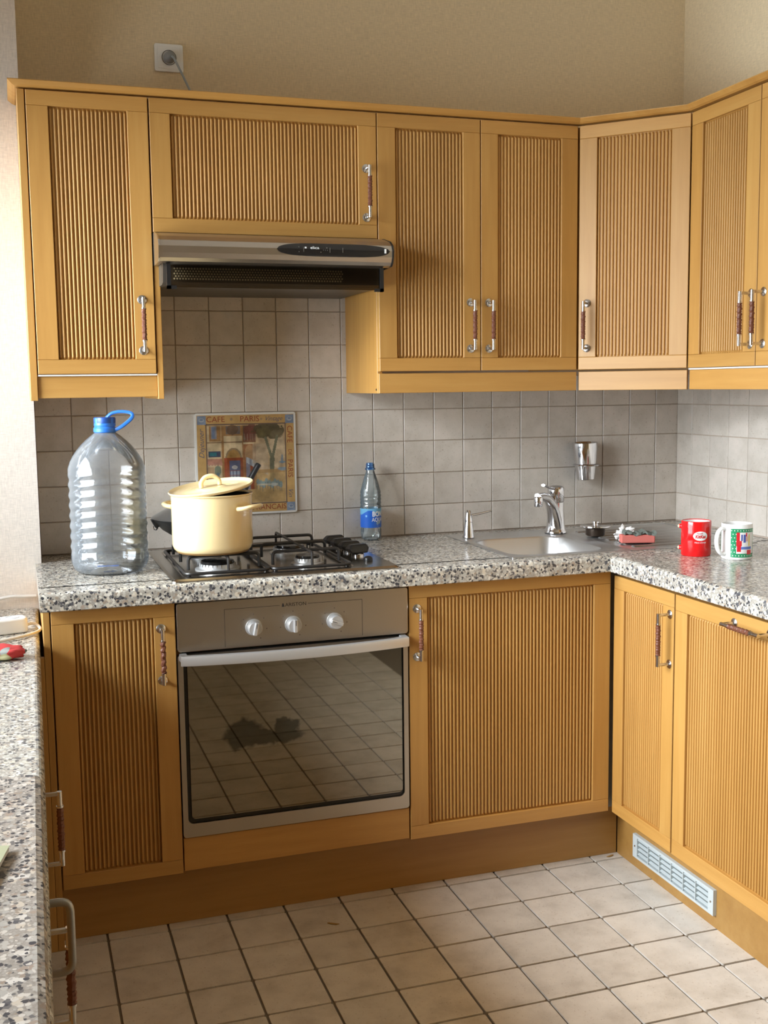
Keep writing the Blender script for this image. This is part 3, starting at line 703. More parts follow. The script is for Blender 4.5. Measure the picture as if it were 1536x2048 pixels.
# ------------------------------------------------------------------ big water bottle
bt = thing('water_bottle', 'large clear bluish five-litre water bottle with blue cap, half full', 'bottle', (.163, -.340, ZT+.0006))
BR = .0965
def brad(r, z, a):
    q = r
    if .045 < z < .262:
        env = min(1, (z-.045)/.02, (.262-z)/.02)
        q -= env*.0017*(1+math.sin((z+.006*math.sin(2*a+.6))*2*math.pi/.0262))
        q += .0012*math.cos(4*a)*env
    if z < .045: q += .0014*math.cos(14*a)*(1 if z > .006 else .3)
    return q
zs = [(0,.010),(.045,.004),(.070,.0),(.083,.003),(.091,.012),(BR-.001,.024)] + [(BR-.0005*(i == 0), .03+i*.0042) for i in range(57)]
zs += [(.0945,.272),(.090,.285),(.083,.298),(.074,.311),(.063,.324),(.050,.337),(.038,.347),(.030,.353),(.0245,.357),(.0235,.362),(.0235,.366)]
MB().lathe(zs, 64, (0,0,0), 0, True, brad).build('body', PET, bt)
lv = .136; wz = [(r*.985, z+.001) for r, z in zs if z <= lv and r > 0]
wz = [(0,.012)] + wz + [(BR*.975, lv), (0, lv)]
MB().lathe(wz, 64, (0,0,0), 0, True, lambda r, z, a: brad(r, z, a) if r > 0 else 0).build('water', WATER, bt)
cap = MB().lathe([(.0268,.356),(.0285,.358),(.0285,.367),(.0268,.369),(.0258,.371),(.0272,.374),(.0272,.377),(.0262,.379),(.0264,.391),(.0250,.3935),(0,.3935)], 40, (0,0,0), 0, True, lambda r, z, a: r + (.0005*math.cos(30*a) if z > .378 else 0))
cap.build('cap', BLUECAP, bt)
MB().lathe([(.0266,.380),(.0268,.3915),(.0250,.3945),(0,.3945)], 40, (0,0,0), 0, True, lambda r, z, a: r + (.0006*math.cos(36*a) if r > .02 else 0)).build('cap_grip', mat('navy_cap_plastic', (.015,.07,.30), .4), bt)
m = MB(); hp = smooth_path([(.026,-.010,.362),(.045,-.012,.372),(.066,-.006,.389),(.070,0,.400),(.060,.004,.406),(.038,.007,.408),(.018,.009,.404),(.006,.010,.395),(.0,.011,.388)], 5)
m.tube(hp, .0036, 8, flat=1.3); hh = m.build('carry_handle', BLUECAP, bt); bt.rotation_euler.z = R(-10)
m = MB(); m.prism(rrect(-.030,.004,-.030,-.020,.004,2), .0155, .0165); m.prism(rrect(.004,.024,-.034,-.018,.004,2), .0155, .0168); m.build('base_print', PLATE_BLUE, bt)

# ------------------------------------------------------------------ small bottle
sb = thing('small_water_bottle', 'empty light-blue plastic bottle without cap by the tiled wall, beside the hob knobs', 'bottle', (.960, -.052, ZT+.0006))
SR = .0315
def srad(r, z, a):
    if .098 < z < .150: r += .0010*math.sin(z*2*math.pi/.011)
    if z < .028: r += .0016*math.cos(5*a)*(z < .02)
    return r
zz = [(0,.006),(.015,.004),(.020,0),(.027,.003),(SR-.001,.012)] + [(SR - (.0010 if .035 < z < .095 else 0), z) for z in [.02+.004*i for i in range(31)]]
zz += [(SR-.0012,.146),(.0285,.156),(.0255,.168),(.0215,.182),(.0175,.194),(.0142,.204),(.0125,.210),(.0125,.213)]
MB().lathe(zz, 40, (0,0,0), 0, True, srad).build('body', PETB, sb)
MB().lathe([(.0125,.2125),(.0160,.213),(.0160,.2165),(.0145,.218),(.0128,.219),(.0135,.2215),(.0125,.2245),(.0135,.227),(.0120,.230),(.0120,.2335),(.0105,.2335),(.0105,.213)], 32).build('neck', NECKB, sb)
H, Wd = 40, 150; img = np.zeros((H, Wd, 3)); u = np.linspace(0, 1, Wd)[None, :]; v = np.linspace(1, 0, H)[:, None]
img[:] = (.02, .13, .60); wave = v > .80 + .12*np.sin(u*18)
img[np.broadcast_to(wave, (H, Wd))] = (.16, .45, .72)
for cx, cy, rr_, c in ((.375, .62, .018, (.12,.40,.85)), (.375, .62, .010, (.35,.65,.95)), (.60, .28, .026, (.30,.42,.50)), (.56, .22, .02, (.22,.38,.52)), (.10,.5,.03,(.12,.40,.85))):
    img[((u-cx)**2 + ((v-cy)*H/Wd)**2) < rr_**2] = c
LA0 = R(-107)
def on_lab(x, y, z=0): a = LA0 + x/(SR+.0004); return ((SR+.0005+z)*math.cos(a), (SR+.0005+z)*math.sin(a), .068+y)
lab = paint_mesh('label', img, lambda a, b: on_lab((a-.45)*SR*6.2, (b-.5)*.058), sb, .35, 'blue_label_print')
def lab_t(x, y, z): return on_lab(x, y, .0004)
text_mesh('BON', .021, PRINTW, lab, lambda x, y, z: on_lab(x+.022, y+.012, .0002+z), squash=.8, bold=.0006)
text_mesh('AQUA', .017, PRINTW, lab, lambda x, y, z: on_lab(x+.022, y-.005, .0002+z), squash=.8)

# ------------------------------------------------------------------ café tile picture
def cafe():
    N = 170; im = np.zeros((N, N, 3)); im[:] = (.58,.44,.27)
    rng = np.random.RandomState(3)
    def fbm(s):
        a = np.zeros((N, N)); amp = 1
        for k in range(4):
            g = rng.rand(int(s*2**k)+2, int(s*2**k)+2); ii = np.linspace(0, g.shape[0]-1.001, N); i0 = ii.astype(int); fr_ = ii-i0
            A = g[i0][:, i0]*(1-fr_)[:, None]*(1-fr_)[None] + g[i0+1][:, i0]*fr_[:, None]*(1-fr_)[None] + g[i0][:, i0+1]*(1-fr_)[:, None]*fr_[None] + g[i0+1][:, i0+1]*fr_[:, None]*fr_[None]
            a += A*amp; amp *= .55
        return (a-a.min())/(a.max()-a.min())
    f1, f2 = fbm(5), fbm(14)
    Y, X = np.mgrid[0:N, 0:N]/N
    def rect(x0, x1, y0, y1, c, a=.9): m_ = (X >= x0)&(X < x1)&(Y >= y0)&(Y < y1); im[m_] = im[m_]*(1-a)+np.array(c)*a
    def ell(cx, cy, rx, ry, c, a=.85, wob=.0):
        m_ = ((X-cx)/rx)**2+((Y-cy)/ry)**2 < 1+wob*(f2-.5)*2; im[m_] = im[m_]*(1-a)+np.array(c)*a
    cream, tan, red, blue, dk = (.66,.55,.38), (.40,.24,.11), (.33,.10,.05), (.24,.30,.42), (.10,.07,.06)
    rect(.10,.90,.11,.90,(.56,.44,.28))
    rect(.10,.58,.11,.76,cream,.8)                       # facade
    rect(.12,.24,.11,.26,tan); rect(.14,.20,.11,.24,(.33,.34,.38)); rect(.15,.18,.12,.23,blue)
    rect(.27,.46,.11,.21,tan); rect(.29,.44,.11,.19,(.22,.20,.21)); ell(.36,.15,.06,.05,(.20,.13,.08),.8,.5)
    rect(.10,.60,.265,.28,(.30,.20,.12)); rect(.245,.265,.11,.76,tan); rect(.455,.47,.11,.76,tan)
    rect(.47,.66,.11,.26,(.18,.12,.10)); ell(.55,.17,.09,.08,(.24,.10,.08),.8,.6); rect(.47,.66,.25,.275,(.26,.13,.08))
    for k in range(12): rect(.48+k*.015,.484+k*.015,.19,.26,(.45,.38,.30),.6)
    rect(.11,.23,.36,.42,(.05,.08,.16)); rect(.12,.19,.375,.41,(.07,.28,.32)); rect(.10,.245,.44,.49,(.48,.26,.20)); 
    for k in range(5): ell(.115+k*.03,.49,.015,.018,(.52,.30,.24),.9)
    ell(.20,.56,.035,.05,(.24,.30,.24)); rect(.19,.215,.58,.74,(.20,.28,.34)); rect(.10,.16,.52,.76,(.50,.33,.20),.6)
    rect(.28,.44,.29,.42,cream); ell(.365,.44,.085,.11,(.32,.24,.16)); ell(.365,.44,.068,.09,(.52,.33,.13)); rect(.27,.46,.435,.76,red); rect(.265,.30,.43,.76,(.45,.16,.09))
    rect(.32,.43,.46,.75,(.16,.20,.30)); 
    for k in range(3): rect(.33+k*.034,.352+k*.034,.56,.74,(.42,.46,.52),.8)
    for k in range(4): rect(.32,.43,.56+k*.05,.565+k*.05,red,.8)
    ell(.375,.53,.03,.02,(.62,.58,.55)); rect(.47,.60,.30,.76,(.36,.17,.08)); ell(.53,.40,.05,.10,(.50,.34,.20)); rect(.49,.53,.46,.76,blue,.7); rect(.54,.57,.46,.76,red)
    m_ = (Y > .43+(X-.5)*.45)&(Y < .47+(X-.5)*.62+.02)&(X > .49)&(X < .72); im[m_] = (.34,.36,.40); m2 = m_&(((X*40).astype(int)) % 2 == 0); im[m2] = (.52,.53,.55)
    rect(.60,.90,.20,.60,(.60,.47,.32),.85); ell(.82,.35,.08,.20,(.64,.54,.40),.7,.4); rect(.56,.72,.30,.50,(.56,.46,.34),.7)
    ell(.74,.16,.17,.09,(.14,.12,.07),.9,.7); ell(.68,.19,.09,.06,(.20,.17,.09),.8,.7); ell(.82,.20,.07,.05,(.24,.20,.13),.7,.8)
    for x0, y0, x1, y1, w_ in ((.755,.80,.765,.45,.024),(.765,.46,.70,.24,.014),(.765,.46,.82,.22,.014)):
        t = np.clip(((X-x0)*(x1-x0)+(Y-y0)*(y1-y0))/((x1-x0)**2+(y1-y0)**2), 0, 1); d_ = np.hypot(X-x0-t*(x1-x0), Y-y0-t*(y1-y0)); m_ = d_ < w_; im[m_] = (.25,.25,.18)
    rect(.58,.90,.56,.60,(.45,.30,.14),.8); rect(.10,.90,.76,.90,(.50,.36,.18),.85); rect(.58,.90,.60,.76,(.54,.38,.18),.6)
    ell(.87,.46,.012,.05,(.28,.35,.42)); ell(.87,.49,.035,.012,(.26,.36,.44)); ell(.87,.56,.05,.018,(.30,.40,.48))
    for k in range(9):
        x, y = .61+.03*k, .69+.015*((k*7) % 3); ell(x, y, .018, .035, (.26,.36,.38),.85,.4); rect(x-.012, x-.008, y, y+.07, (.16,.18,.2),.7); rect(x+.008, x+.012, y, y+.07, (.16,.18,.2),.7)
    rect(.60,.82,.71,.725,(.62,.55,.42),.7); ell(.78,.72,.03,.02,(.5,.52,.5),.8)
    im *= (.62+.72*f2[..., None]); im += (f1[..., None]-.5)*.05
    # border
    B = .092
    bd = (X < B)|(X > 1-B)|(Y < B)|(Y > 1-B); im[bd] = np.array((.60,.42,.20))*(.85+.3*f2[bd][:, None])
    for q in (B, 1-B):
        for ax_ in (X, Y): im[(np.abs(ax_-q) < .004)&(X > B-.01)&(X < 1-B+.01)&(Y > B-.01)&(Y < 1-B+.01)] = (.22,.16,.14)
    for cx in (B/2, 1-B/2):
        for cy in (B/2, 1-B/2):
            m_ = (np.abs(X-cx) < B/2-.003)&(np.abs(Y-cy) < B/2-.003); im[m_] = np.array((.30,.36,.46))*(.8+.4*f2[m_][:, None])
            ell(cx, cy, .026, .022, (.55,.56,.56),.6); ell(cx, cy-.004, .018, .010, (.22,.28,.40),.9); rect(cx-.02, cx+.02, cy+.02, cy+.026, (.18,.22,.34),.8)
    return np.clip(im**1.3*.95, 0.006, 1)
PX0, PZ0, PS = .4395, .9785, .3005
pc = thing('picture_tile', 'square picture panel of a street cafe on the tiled wall behind the pot', 'picture', (PX0, -.0085, PZ0))
m = MB(); m.prism(rrect(0, PS, 0, PS, .007, 4), -.0050, .0005, 0, ax='y'); m.build('frame', mat('white_enamel_edge', (.72,.71,.68), .3), pc)
pm = paint_mesh('picture', cafe(), lambda a, b: (.006+a*(PS-.012), -.0056, .006+b*(PS-.012)), pc, .4, 'cafe_print')
def pt(cx, cz, ang=0):
    c, s_ = math.cos(R(ang)), math.sin(R(ang)); return lambda x, y, z: (cx+x*c-y*s_, -.0058-z*.5, cz+x*s_+y*c)
def ptext(b, size, cx, cz, ang, mt, sh=0): text_mesh(b, size, mt, pm, pt(cx*PS, cz*PS, ang), shear=sh, ext=.0002)
ptext('CAFE', .0235, .205, .937, 0, RUST); ptext('PARIS', .0235, .54, .937, 0, RUST); ptext('*', .02, .36, .925, 0, SLATE); ptext('Vintage', .018, .775, .937, 0, SLATE, .4)
ptext('Dejeuner', .022, .064, .70, 90, SLATE, .4); ptext('A LA', .022, .064, .30, 90, RUST)
ptext('CAFE', .022, .937, .78, -90, RUST); ptext('DE', .015, .937, .60, -90, RUST); ptext('PARIS', .022, .937, .44, -90, RUST); ptext('Vin', .02, .937, .20, -90, SLATE, .4); ptext('FRANCAIS', .0225, .72, .063, 0, RUST); ptext('BONJOUR', .0225, .32, .063, 0, RUST)
ptext('*', .016, .655, .925, 0, SLATE)

# ------------------------------------------------------------------ hood
hd = thing('extractor_hood', 'slim stainless extractor hood with black control strip above the hob', 'hood', (0, 0, 0))
hx0, hx1 = .3015, .8995
pr = [(-.030, 1.7455), (-.345, 1.7455), (-.395, 1.738), (-.440, 1.726), (-.458, 1.714), (-.464, 1.700), (-.462, 1.684), (-.456, 1.672), (-.446, 1.664), (-.430, 1.660), (-.418, 1.664), (-.030, 1.664)]
MB().prism(pr, hx0, hx1, 0, ax='x').build('visor', STEEL, hd, bevel=.001)
cp_ = [(a*1.0-.0015*(a < -.4), z) for a, z in pr[2:9]]
MB().prism([(-.38,1.742),(-.44,1.7275),(-.4595,1.715),(-.466,1.700),(-.4635,1.683),(-.4575,1.670),(-.447,1.662),(-.38,1.659)], hx1, hx1+.004, 0, ax='x').build('end_cap', BLACK, hd)
MB().prism([(-.38,1.742),(-.44,1.7275),(-.4595,1.715),(-.466,1.700),(-.4635,1.683),(-.4575,1.670),(-.447,1.662),(-.38,1.659)], hx0-.0035, hx0, 0, ax='x').build('end_cap', NICKEL, hd)
MB().box(hx0+.012, hx1-.012, -.385, -.012, 1.612, 1.663).build('casing', mat('dark_hood_casing', (.085,.075,.06), .4, .3), hd)
MB().prism([(-.388,1.664),(-.388,1.612),(-.405,1.617),(-.415,1.664)], hx0+.012, hx1-.012, 0, ax='x').build('lamp_housing', mat('hood_brown', (.06,.05,.04), .35), hd)
m = MB(); m.prism([(-.4045,1.6225),(-.4075,1.6225),(-.4155,1.6530),(-.4125,1.6530)], hx0+.035, hx1-.115, 0, ax='x')
m.build('filter_backing', mat('filter_dark', (.07,.06,.045), .6), hd)
m = MB()
for rr in range(5):
    z = 1.6255+rr*.0061; y = -.4075-(z-1.6225)*.262-.0006
    for k in range(61):
        x = hx0+.040+k*.0072+(rr % 2)*.0036
        m.add([(x+.0025*math.cos(a), y-.0003-.0*a, z+.0025*math.sin(a)) for a in [i*math.pi/3 for i in range(6)]], [tuple(range(6))])
fo = m.build('perforated_filter', mat('pale_filter_holes', (.85,.80,.62), .6), hd); fo['kind'] = 'stuff'
MB().box(hx0+.028, hx1-.028, -.4335, -.4305, 1.602, 1.657).build('glass_flap', SMOKE, hd)
for x in (hx0+.018, hx1-.026):
    m = MB(); m.box(x, x+.010, -.437, -.427, 1.598, 1.659); m.box(x-(0 if x < .5 else .014), x+.010+(.014 if x < .5 else 0), -.437, -.427, 1.598, 1.606); m.build('bracket', BLACK, hd)
# control strip on the rounded front
def hood_y(z):
    P = [(1.738,-.395),(1.726,-.440),(1.714,-.458),(1.700,-.464),(1.684,-.462),(1.672,-.456)]
    for (za, ya), (zb, yb_) in zip(P, P[1:]):
        if zb <= z <= za: return ya+(yb_-ya)*(za-z)/(za-zb)
    return P[-1][1] if z < P[-1][0] else P[0][1]
cx, cz, hw, hh_ = .742, 1.6985, .150, .0165
m = MB(); nx, nz = 60, 10; vs = []; idx = {}
for j in range(nz+1):
    for i in range(nx+1):
        t = -1+2*i/nx; s_ = -1+2*j/nz; hz_ = hh_*(1-abs(t)**4)**.5 if abs(t) < 1 else 0
        z = cz+s_*hz_; vs.append((cx+t*hw, hood_y(z)-.0022-.0012*(1-t*t)*(1-s_*s_), z))
m.add(vs, [(j*(nx+1)+i, j*(nx+1)+i+1, (j+1)*(nx+1)+i+1, (j+1)*(nx+1)+i) for j in range(nz) for i in range(nx)], 0, True)
cpn = m.build('control_strip', ENBLK, hd)
def hp_(dx, dz): return lambda x, y, z: (cx+dx+x, hood_y(cz+dz+y)-.0044-z, cz+dz+y)
text_mesh('elica', .0105, PRINTW, cpn, hp_(-.052, .0045), squash=1.25)
MB().box(cx-.078, cx-.0735, hood_y(cz+.004)-.0042, hood_y(cz+.004)-.0036, cz+.0025, cz+.0065).build('emblem', PRINTW, cpn)
m = MB()
for dx, dz, w_, h_ in ((-.093,.006,.0012,.0012),(-.093,-.006,.0012,.0012),(-.020,.005,.0012,.0012),(-.036,-.006,.001,.001),(-.029,-.001,.0007,.001),(-.024,-.001,.0007,.001),(-.019,-.001,.0007,.001),(-.081,0,.0006,.006),(-.012,-.0005,.0007,.006),(.022,0,.0006,.006)):
    y = hood_y(cz+dz)-.0042; m.box(cx+dx-w_, cx+dx+w_, y, y+.0006, cz+dz-h_, cz+dz+h_)
m.build('marks', GREYM, cpn)
MB().box(cx+.135, cx+.139, hood_y(cz)-.005, hood_y(cz)-.002, cz-.005, cz+.006).build('slider', WHITEP, cpn)

# ------------------------------------------------------------------ sink
sk = thing('sink', 'stainless inset sink with bowl and ridged drainer in the back worktop', 'sink', (0, 0, 0))
z0 = ZT+.0005; zt = ZT+.0035
m = MB(); N = 6
def loopr(x0, x1, y0, y1, r): return rrect(x0, x1, y0, y1, r, N)
xm = 1.560
A = [(loopr(SX0, xm, SY0, SY1, .004), z0), (loopr(SX0, xm, SY0, SY1, .004), zt-.001), (loopr(SX0+.004, xm, SY0+.004, SY1-.004, .004), zt), (loopr(SX0+.012, xm-.004, SY0+.012, SY1-.012, .02), zt-.0015),
     (loopr(BX0, BX1, BY0, BY1, .06), zt-.0025), (loopr(BX0+.003, BX1-.003, BY0+.003, BY1-.003, .06), zt-.007), (loopr(BX0+.010, BX1-.010, BY0+.010, BY1-.010, .055), zt-.11), (loopr(BX0+.022, BX1-.022, BY0+.022, BY1-.022, .045), zt-.140), (loopr(BX0+.05, BX1-.05, BY0+.05, BY1-.05, .03), zt-.147), (loopr(BX0+.13, BX1-.13, BY0+.15, BY1-.15, .01), zt-.149)]
n = len(A[0][0]); vs = [(x, y, z) for lp, z in A for x, y in lp]; fs = [(q*n+i, q*n+(i+1) % n, (q+1)*n+(i+1) % n, (q+1)*n+i) for q in range(len(A)-1) for i in range(n)]
fs.append(tuple((len(A)-1)*n+i for i in range(n))); m.add(vs, fs, 0, True); m.build('bowl', SINKST, sk)
m = MB(); m.box(xm, SX1, SY0, SY1, z0, zt-.0022); m.box(xm, SX1, SY0, SY0+.008, zt-.0022, zt); m.box(xm, SX1, SY1-.008, SY1, zt-.0022, zt); m.box(SX1-.008, SX1, SY0+.008, SY1-.008, zt-.0022, zt)
m.build('drainer', SINKST, sk, bevel=.0015)
for k in range(8):
    y = SY0+.060+k*.048; mm = MB(); P_ = [(-.010,0),(-.006,.003),(0,.0042),(.006,.003),(.010,0)]
    mm.prism([(y+a, zt-.0022+b) for a, b in P_], 1.60, SX1-.045, 0, True, ax='x'); mm.build('ridge', SINKST, sk)
m = MB()
for k in range(5): m.box(BX1-.0135, BX1-.0095, -.44+k*.011, -.436+k*.011, zt-.050, zt-.028)
m.build('overflow_slots', DARKCAV, sk)
MB().lathe([(.035,0),(.035,.001),(.02,.0005),(.018,-.002),(0,-.002)], 24, ((BX0+BX1)/2, (BY0+BY1)/2, zt-.147)).build('drain', CHROME, sk)
# faucet
fc = thing('mixer_tap', 'chrome single-lever mixer tap behind the sink bowl', 'tap', (1.534, -.150, zt)); fc.scale = (1.16, 1.16, 1.16)
m = MB().lathe([(0,0),(.030,0),(.030,.003),(.028,.006),(.0245,.02),(.0215,.06),(.0215,.082),(0,.082)], 32); m.build('body', CHROME, fc)
dx, dy = -.74, -.67
def F(l, z): return (dx*l, dy*l, z)
m = MB(); pts = smooth_path([F(.002,.014), F(.012,.045), F(.034,.078), F(.066,.098), F(.100,.106), F(.128,.107)], 5)
rs = [.026-.0150*min(1, i/(len(pts)-1)*1.15) for i in range(len(pts))]; m.tube(pts, rs, 16, flat=.8)
m.lathe([(0,-.019),(.0095,-.019),(.0115,-.016),(.0120,.004),(.010,.008),(0,.009)], 20, F(.126, .101)); m.build('spout', CHROME, fc)
m = MB().lathe([(0,.083),(.0205,.083),(.0225,.086),(.0228,.112),(.0225,.118),(.0205,.123),(.012,.1265),(0,.1275)], 32)
m.tube(smooth_path([F(.004,.118), F(.030,.121), F(.060,.127), F(.092,.135)], 5), [.010-.0045*min(1, i/9) for i in range(16)], 12, flat=.55); m.build('lever', CHROME, fc)
MB().lathe([(.029,0),(.029,.002),(.024,.003),(0,.003)], 28, (0,0,0)).build('base_ring', ENBLK, fc)
# soap dispenser
sd = thing('soap_dispenser', 'small chrome soap dispenser at the left back corner of the sink', 'dispenser', (1.240, -.150, zt)); sd.scale = (1.12, 1.12, 1.12)
MB().lathe([(0,0),(.0165,0),(.0165,.003),(.0150,.006),(.0118,.040),(.0112,.042),(0,.042)], 24).build('body', CHROME, sd)
m = MB().lathe([(0,.043),(.0118,.043),(.0112,.050),(.0075,.070),(.0045,.0745),(0,.0755)], 24); m.tube([(.004,-.001,.060),(.030,-.002,.0635),(.066,-.004,.0705)], [.0032,.003,.0026], 10); m.build('pump', CHROME, sd)
# strainer plug on the drainer
sp_ = thing('sink_strainer', 'dark basket sink strainer standing upside down on the drainer beside the tap', 'strainer', (1.604, -.275, zt+.0022)); sp_.scale = (1.36, 1.36, 1.15)
MB().lathe([(0,0),(.019,0),(.020,.002),(.021,.018),(.0215,.019)], 24, rfun=lambda r, z, a: r+.0006*math.cos(12*a)).build('basket', mat('tarnished_brown_metal', (.05,.035,.025), .4, .6), sp_)
MB().lathe([(.019,.0185),(.027,.020),(.034,.0245),(.0335,.0265),(.026,.0245),(.012,.024),(.006,.026),(.0055,.032),(.008,.034),(.0075,.037),(0,.038)], 32).build('rim', CHROME, sp_)
# sponge
sg = thing('sponge', 'pink sponge with grey scouring layer lying on the drainer', 'sponge', (1.640, -.455, zt+.0022), R(-17))
MB().box(-.049, .049, -.016, .016, 0, .024).build('foam', PINKSP, sg, bevel=.003)
m = MB(); nx = 14
vs = [];
for i in range(nx+1):
    x = -.040+.092*i/nx; zz_ = .0245+.0035*math.sin(i*.9)+.002*math.sin(i*2.3)
    for y, dz in ((-.018,0),(.020,.001),(.020,.008),(-.018,.007)): vs.append((x, y+.002*math.sin(i*1.7), zz_+dz))
m.add(vs, [(i*4+j, i*4+(j+1) % 4, (i+1)*4+(j+1) % 4, (i+1)*4+j) for i in range(nx) for j in range(4)]+[(0,1,2,3),(nx*4,nx*4+1,nx*4+2,nx*4+3)]); m.build('scouring_pad', SCOUR, sg)
# crumpled tissue
import bmesh
def crumple(name, r, sc, mt, seed, amp=.35, f=45):
    bm = bmesh.new(); bmesh.ops.create_icosphere(bm, subdivisions=4, radius=1)
    for v in bm.verts:
        p = v.co.copy(); q = p*2.2+Vector((seed, seed*2, 0)); k = 1+amp*(abs(noise.noise(q))*2-.6)+amp*.5*abs(noise.noise(q*2.7))
        v.co = Vector((p.x*r[0]*k, p.y*r[1]*k, max(p.z*r[2]*k, -r[2]*.8)+r[2]*.8))
    me = bpy.data.meshes.new(name); bm.to_mesh(me); bm.free(); me.materials.append(mt); o = bpy.data.objects.new(name, me); COL.objects.link(o); return o
o = crumple('crumpled_tissue', (.023,.020,.018), 1, PAPER, 4.2, .9); o.location = (1.628, -.400, zt+.0030); tag(o, 'crumpled white tissue lying behind the pink sponge', 'tissue')
# cup in its wall ring
rg = thing('cup_holder_ring', 'chrome wall ring holding the steel cup on the tiles', 'cup holder', (1.690, -.008, 1.090))
MB().tube([(.041*math.cos(R(a)), -.047+.041*math.sin(R(a)), 0) for a in range(0, 360, 12)], .0028, 8, closed=True).build('ring', CHROME, rg)
MB().tube([(0,-.006,0),(0,.0,0)], .003, 8).build('stem', CHROME, rg); MB().lathe([(0,0),(.011,0),(.010,.002),(0,.0025)], 20, (0,.0005,0), axis=(0,-1,0)).build('wall_plate', CHROME, rg)
cu = thing('steel_cup', 'tapered stainless cup hanging in the wall ring right of the tap', 'cup', (1.690, -.055, 1.043), 0)
m = MB().lathe([(0,.002),(.026,.0),(.0282,.002),(.0368,.060),(.0405,.104),(.0400,.118),(.0412,.1195),(.0405,.120),(.0390,.118),(.0385,.104),(.035,.06),(.027,.004),(0,.004)], 40); m.build('body', CHROME, cu)
cu.rotation_euler = (0, R(-2.5), 0)

# ------------------------------------------------------------------ mugs
MZ = ZT+.0006
def mug_body(root, mt, r=.0395, h=.094):
    m = MB().lathe([(0,.002),(r-.006,.002),(r-.005,0),(r-.002,0),(r,.003),(r,h-.002),(r-.001,h),(r-.0025,h),(r-.0035,h-.002)], 48); m.build('body', mt, root)
    MB().lathe([(r-.0035,h-.002),(r-.0035,.008),(r-.009,.004),(0,.004)], 40).build('inside', WGLAZE, root)
mg = thing('mug', 'red mug with its handle broken off, white oval print, right of the sink', 'mug', (1.680, -.690, MZ))
mug_body(mg, RED); va = math.atan2(-3.2588+.690, -.0494-1.680)
def on_mug(a0, r=.0398): return lambda x, y, z: ((r+z)*math.cos(a0+x/r), (r+z)*math.sin(a0+x/r), y)
g_ = on_mug(va+R(17))
m = MB(); nn = 28; K = 7; vs = [g_(.0195*q/K*math.cos(2*math.pi*i/nn), .056+.0125*q/K*math.sin(2*math.pi*i/nn), .0003) for q in range(K+1) for i in range(nn)]
m.add(vs, [(q*nn+i, q*nn+(i+1) % nn, (q+1)*nn+(i+1) % nn, (q+1)*nn+i) for q in range(K) for i in range(nn)], 0, True); pr_ = m.build('oval_print', PRINTW, mg)
text_mesh('KitKat', .0118, PRINTR, pr_, lambda x, y, z: g_(x, y+.054, .0006+z*.3), shear=.15, bold=.0005, squash=.9)
text_mesh('Nestlé', .0062, PRINTR, pr_, lambda x, y, z: g_(x-.002, y+.0628, .0006+z*.3), shear=.15)
text_mesh('Have a break', .0058, PRINTW, mg, lambda x, y, z: g_(x, y+.0385, .0003+z*.3))
for zz_ in (.078, .020):
    a = va-R(88); m = MB(); m.tube([(.037*math.cos(a), .037*math.sin(a), zz_), (.0445*math.cos(a), .0445*math.sin(a), zz_)], [.0075,.0055], 12, 0); m.tube([(.044*math.cos(a), .044*math.sin(a), zz_), (.048*math.cos(a), .048*math.sin(a), zz_+.0015)], [.0048,.0030], 10, 1)
    o = m.build('handle_stub', [RED, mat('bare_ceramic', (.75,.62,.42), .8)], mg); o['label'] = 'broken handle stub with bare ceramic end'
m2_ = thing('mug', 'white mug with green dotted band and patterned panel, rightmost on the worktop', 'mug', (1.748, -.775, MZ))
mug_body(m2_, WGLAZE, .0402, .093); va = math.atan2(-3.2588+.775, -.0494-1.748)
ha = va-R(50)
m = MB(); ca, sa = math.cos(ha), math.sin(ha)
m.tube(smooth_path([(ca*q, sa*q, z) for q, z in ((.037,.079),(.050,.081),(.062,.070),(.066,.048),(.061,.026),(.049,.014),(.037,.016))], 5), .0068, 12, flat=.75); m.build('handle', WGLAZE, m2_)
H, Wd = 96, 320; img = np.zeros((H, Wd, 3)); img[:] = (.025,.27,.12); U, V = np.meshgrid((np.arange(Wd)+.5)/Wd, (np.arange(H)+.5)/H)
for a in range(0, 28):
    for b in range(0, 8):
        cu_, cv_ = (a+.5*(b % 2)+.3)/28, (b+.5)/8; img[((U-cu_)*2.84)**2+(V-cv_)**2 < .0165**2] = (.85,.88,.85)
def fr_(u0, u1, v0, v1, c): img[(U > u0)&(U < u1)&(V > v0)&(V < v1)] = c
# band covers angles ha+28deg .. ha+332deg ; panel centred near view+25deg
span = 304; pcn = (50+25-28)/span
fr_(pcn-.085, pcn+.16, .12, .86, (.80,.80,.80)); fr_(pcn-.085, pcn-.045, .12, .60, (.62,.02,.03)); fr_(pcn-.03,pcn-.01,.20,.42,(.05,.08,.35)); fr_(pcn,pcn+.03,.20,.50,(.08,.12,.45))
fr_(pcn-.06,pcn-.02,.42,.60,(.65,.03,.04)); fr_(pcn+.03,pcn+.065,.26,.44,(.72,.45,.38)); fr_(pcn+.03,pcn+.05,.14,.26,(.65,.03,.04)); fr_(pcn+.07,pcn+.09,.2,.6,(.80,.62,.08))
fr_(pcn-.045,pcn+.12,.62,.72,(.12,.20,.55)); fr_(pcn-.08,pcn-.03,.56,.80,(.62,.02,.03)); fr_(pcn+.05,pcn+.12,.74,.90,(.66,.02,.03)); fr_(pcn-.02,pcn+.06,.48,.62,(.85,.85,.86))
paint_mesh('printed_band', img, lambda a, b: (.0405*math.cos(ha+R(28+span*a)), .0405*math.sin(ha+R(28+span*a)), .0065+b*.0755), m2_, .15, 'green_band_print')

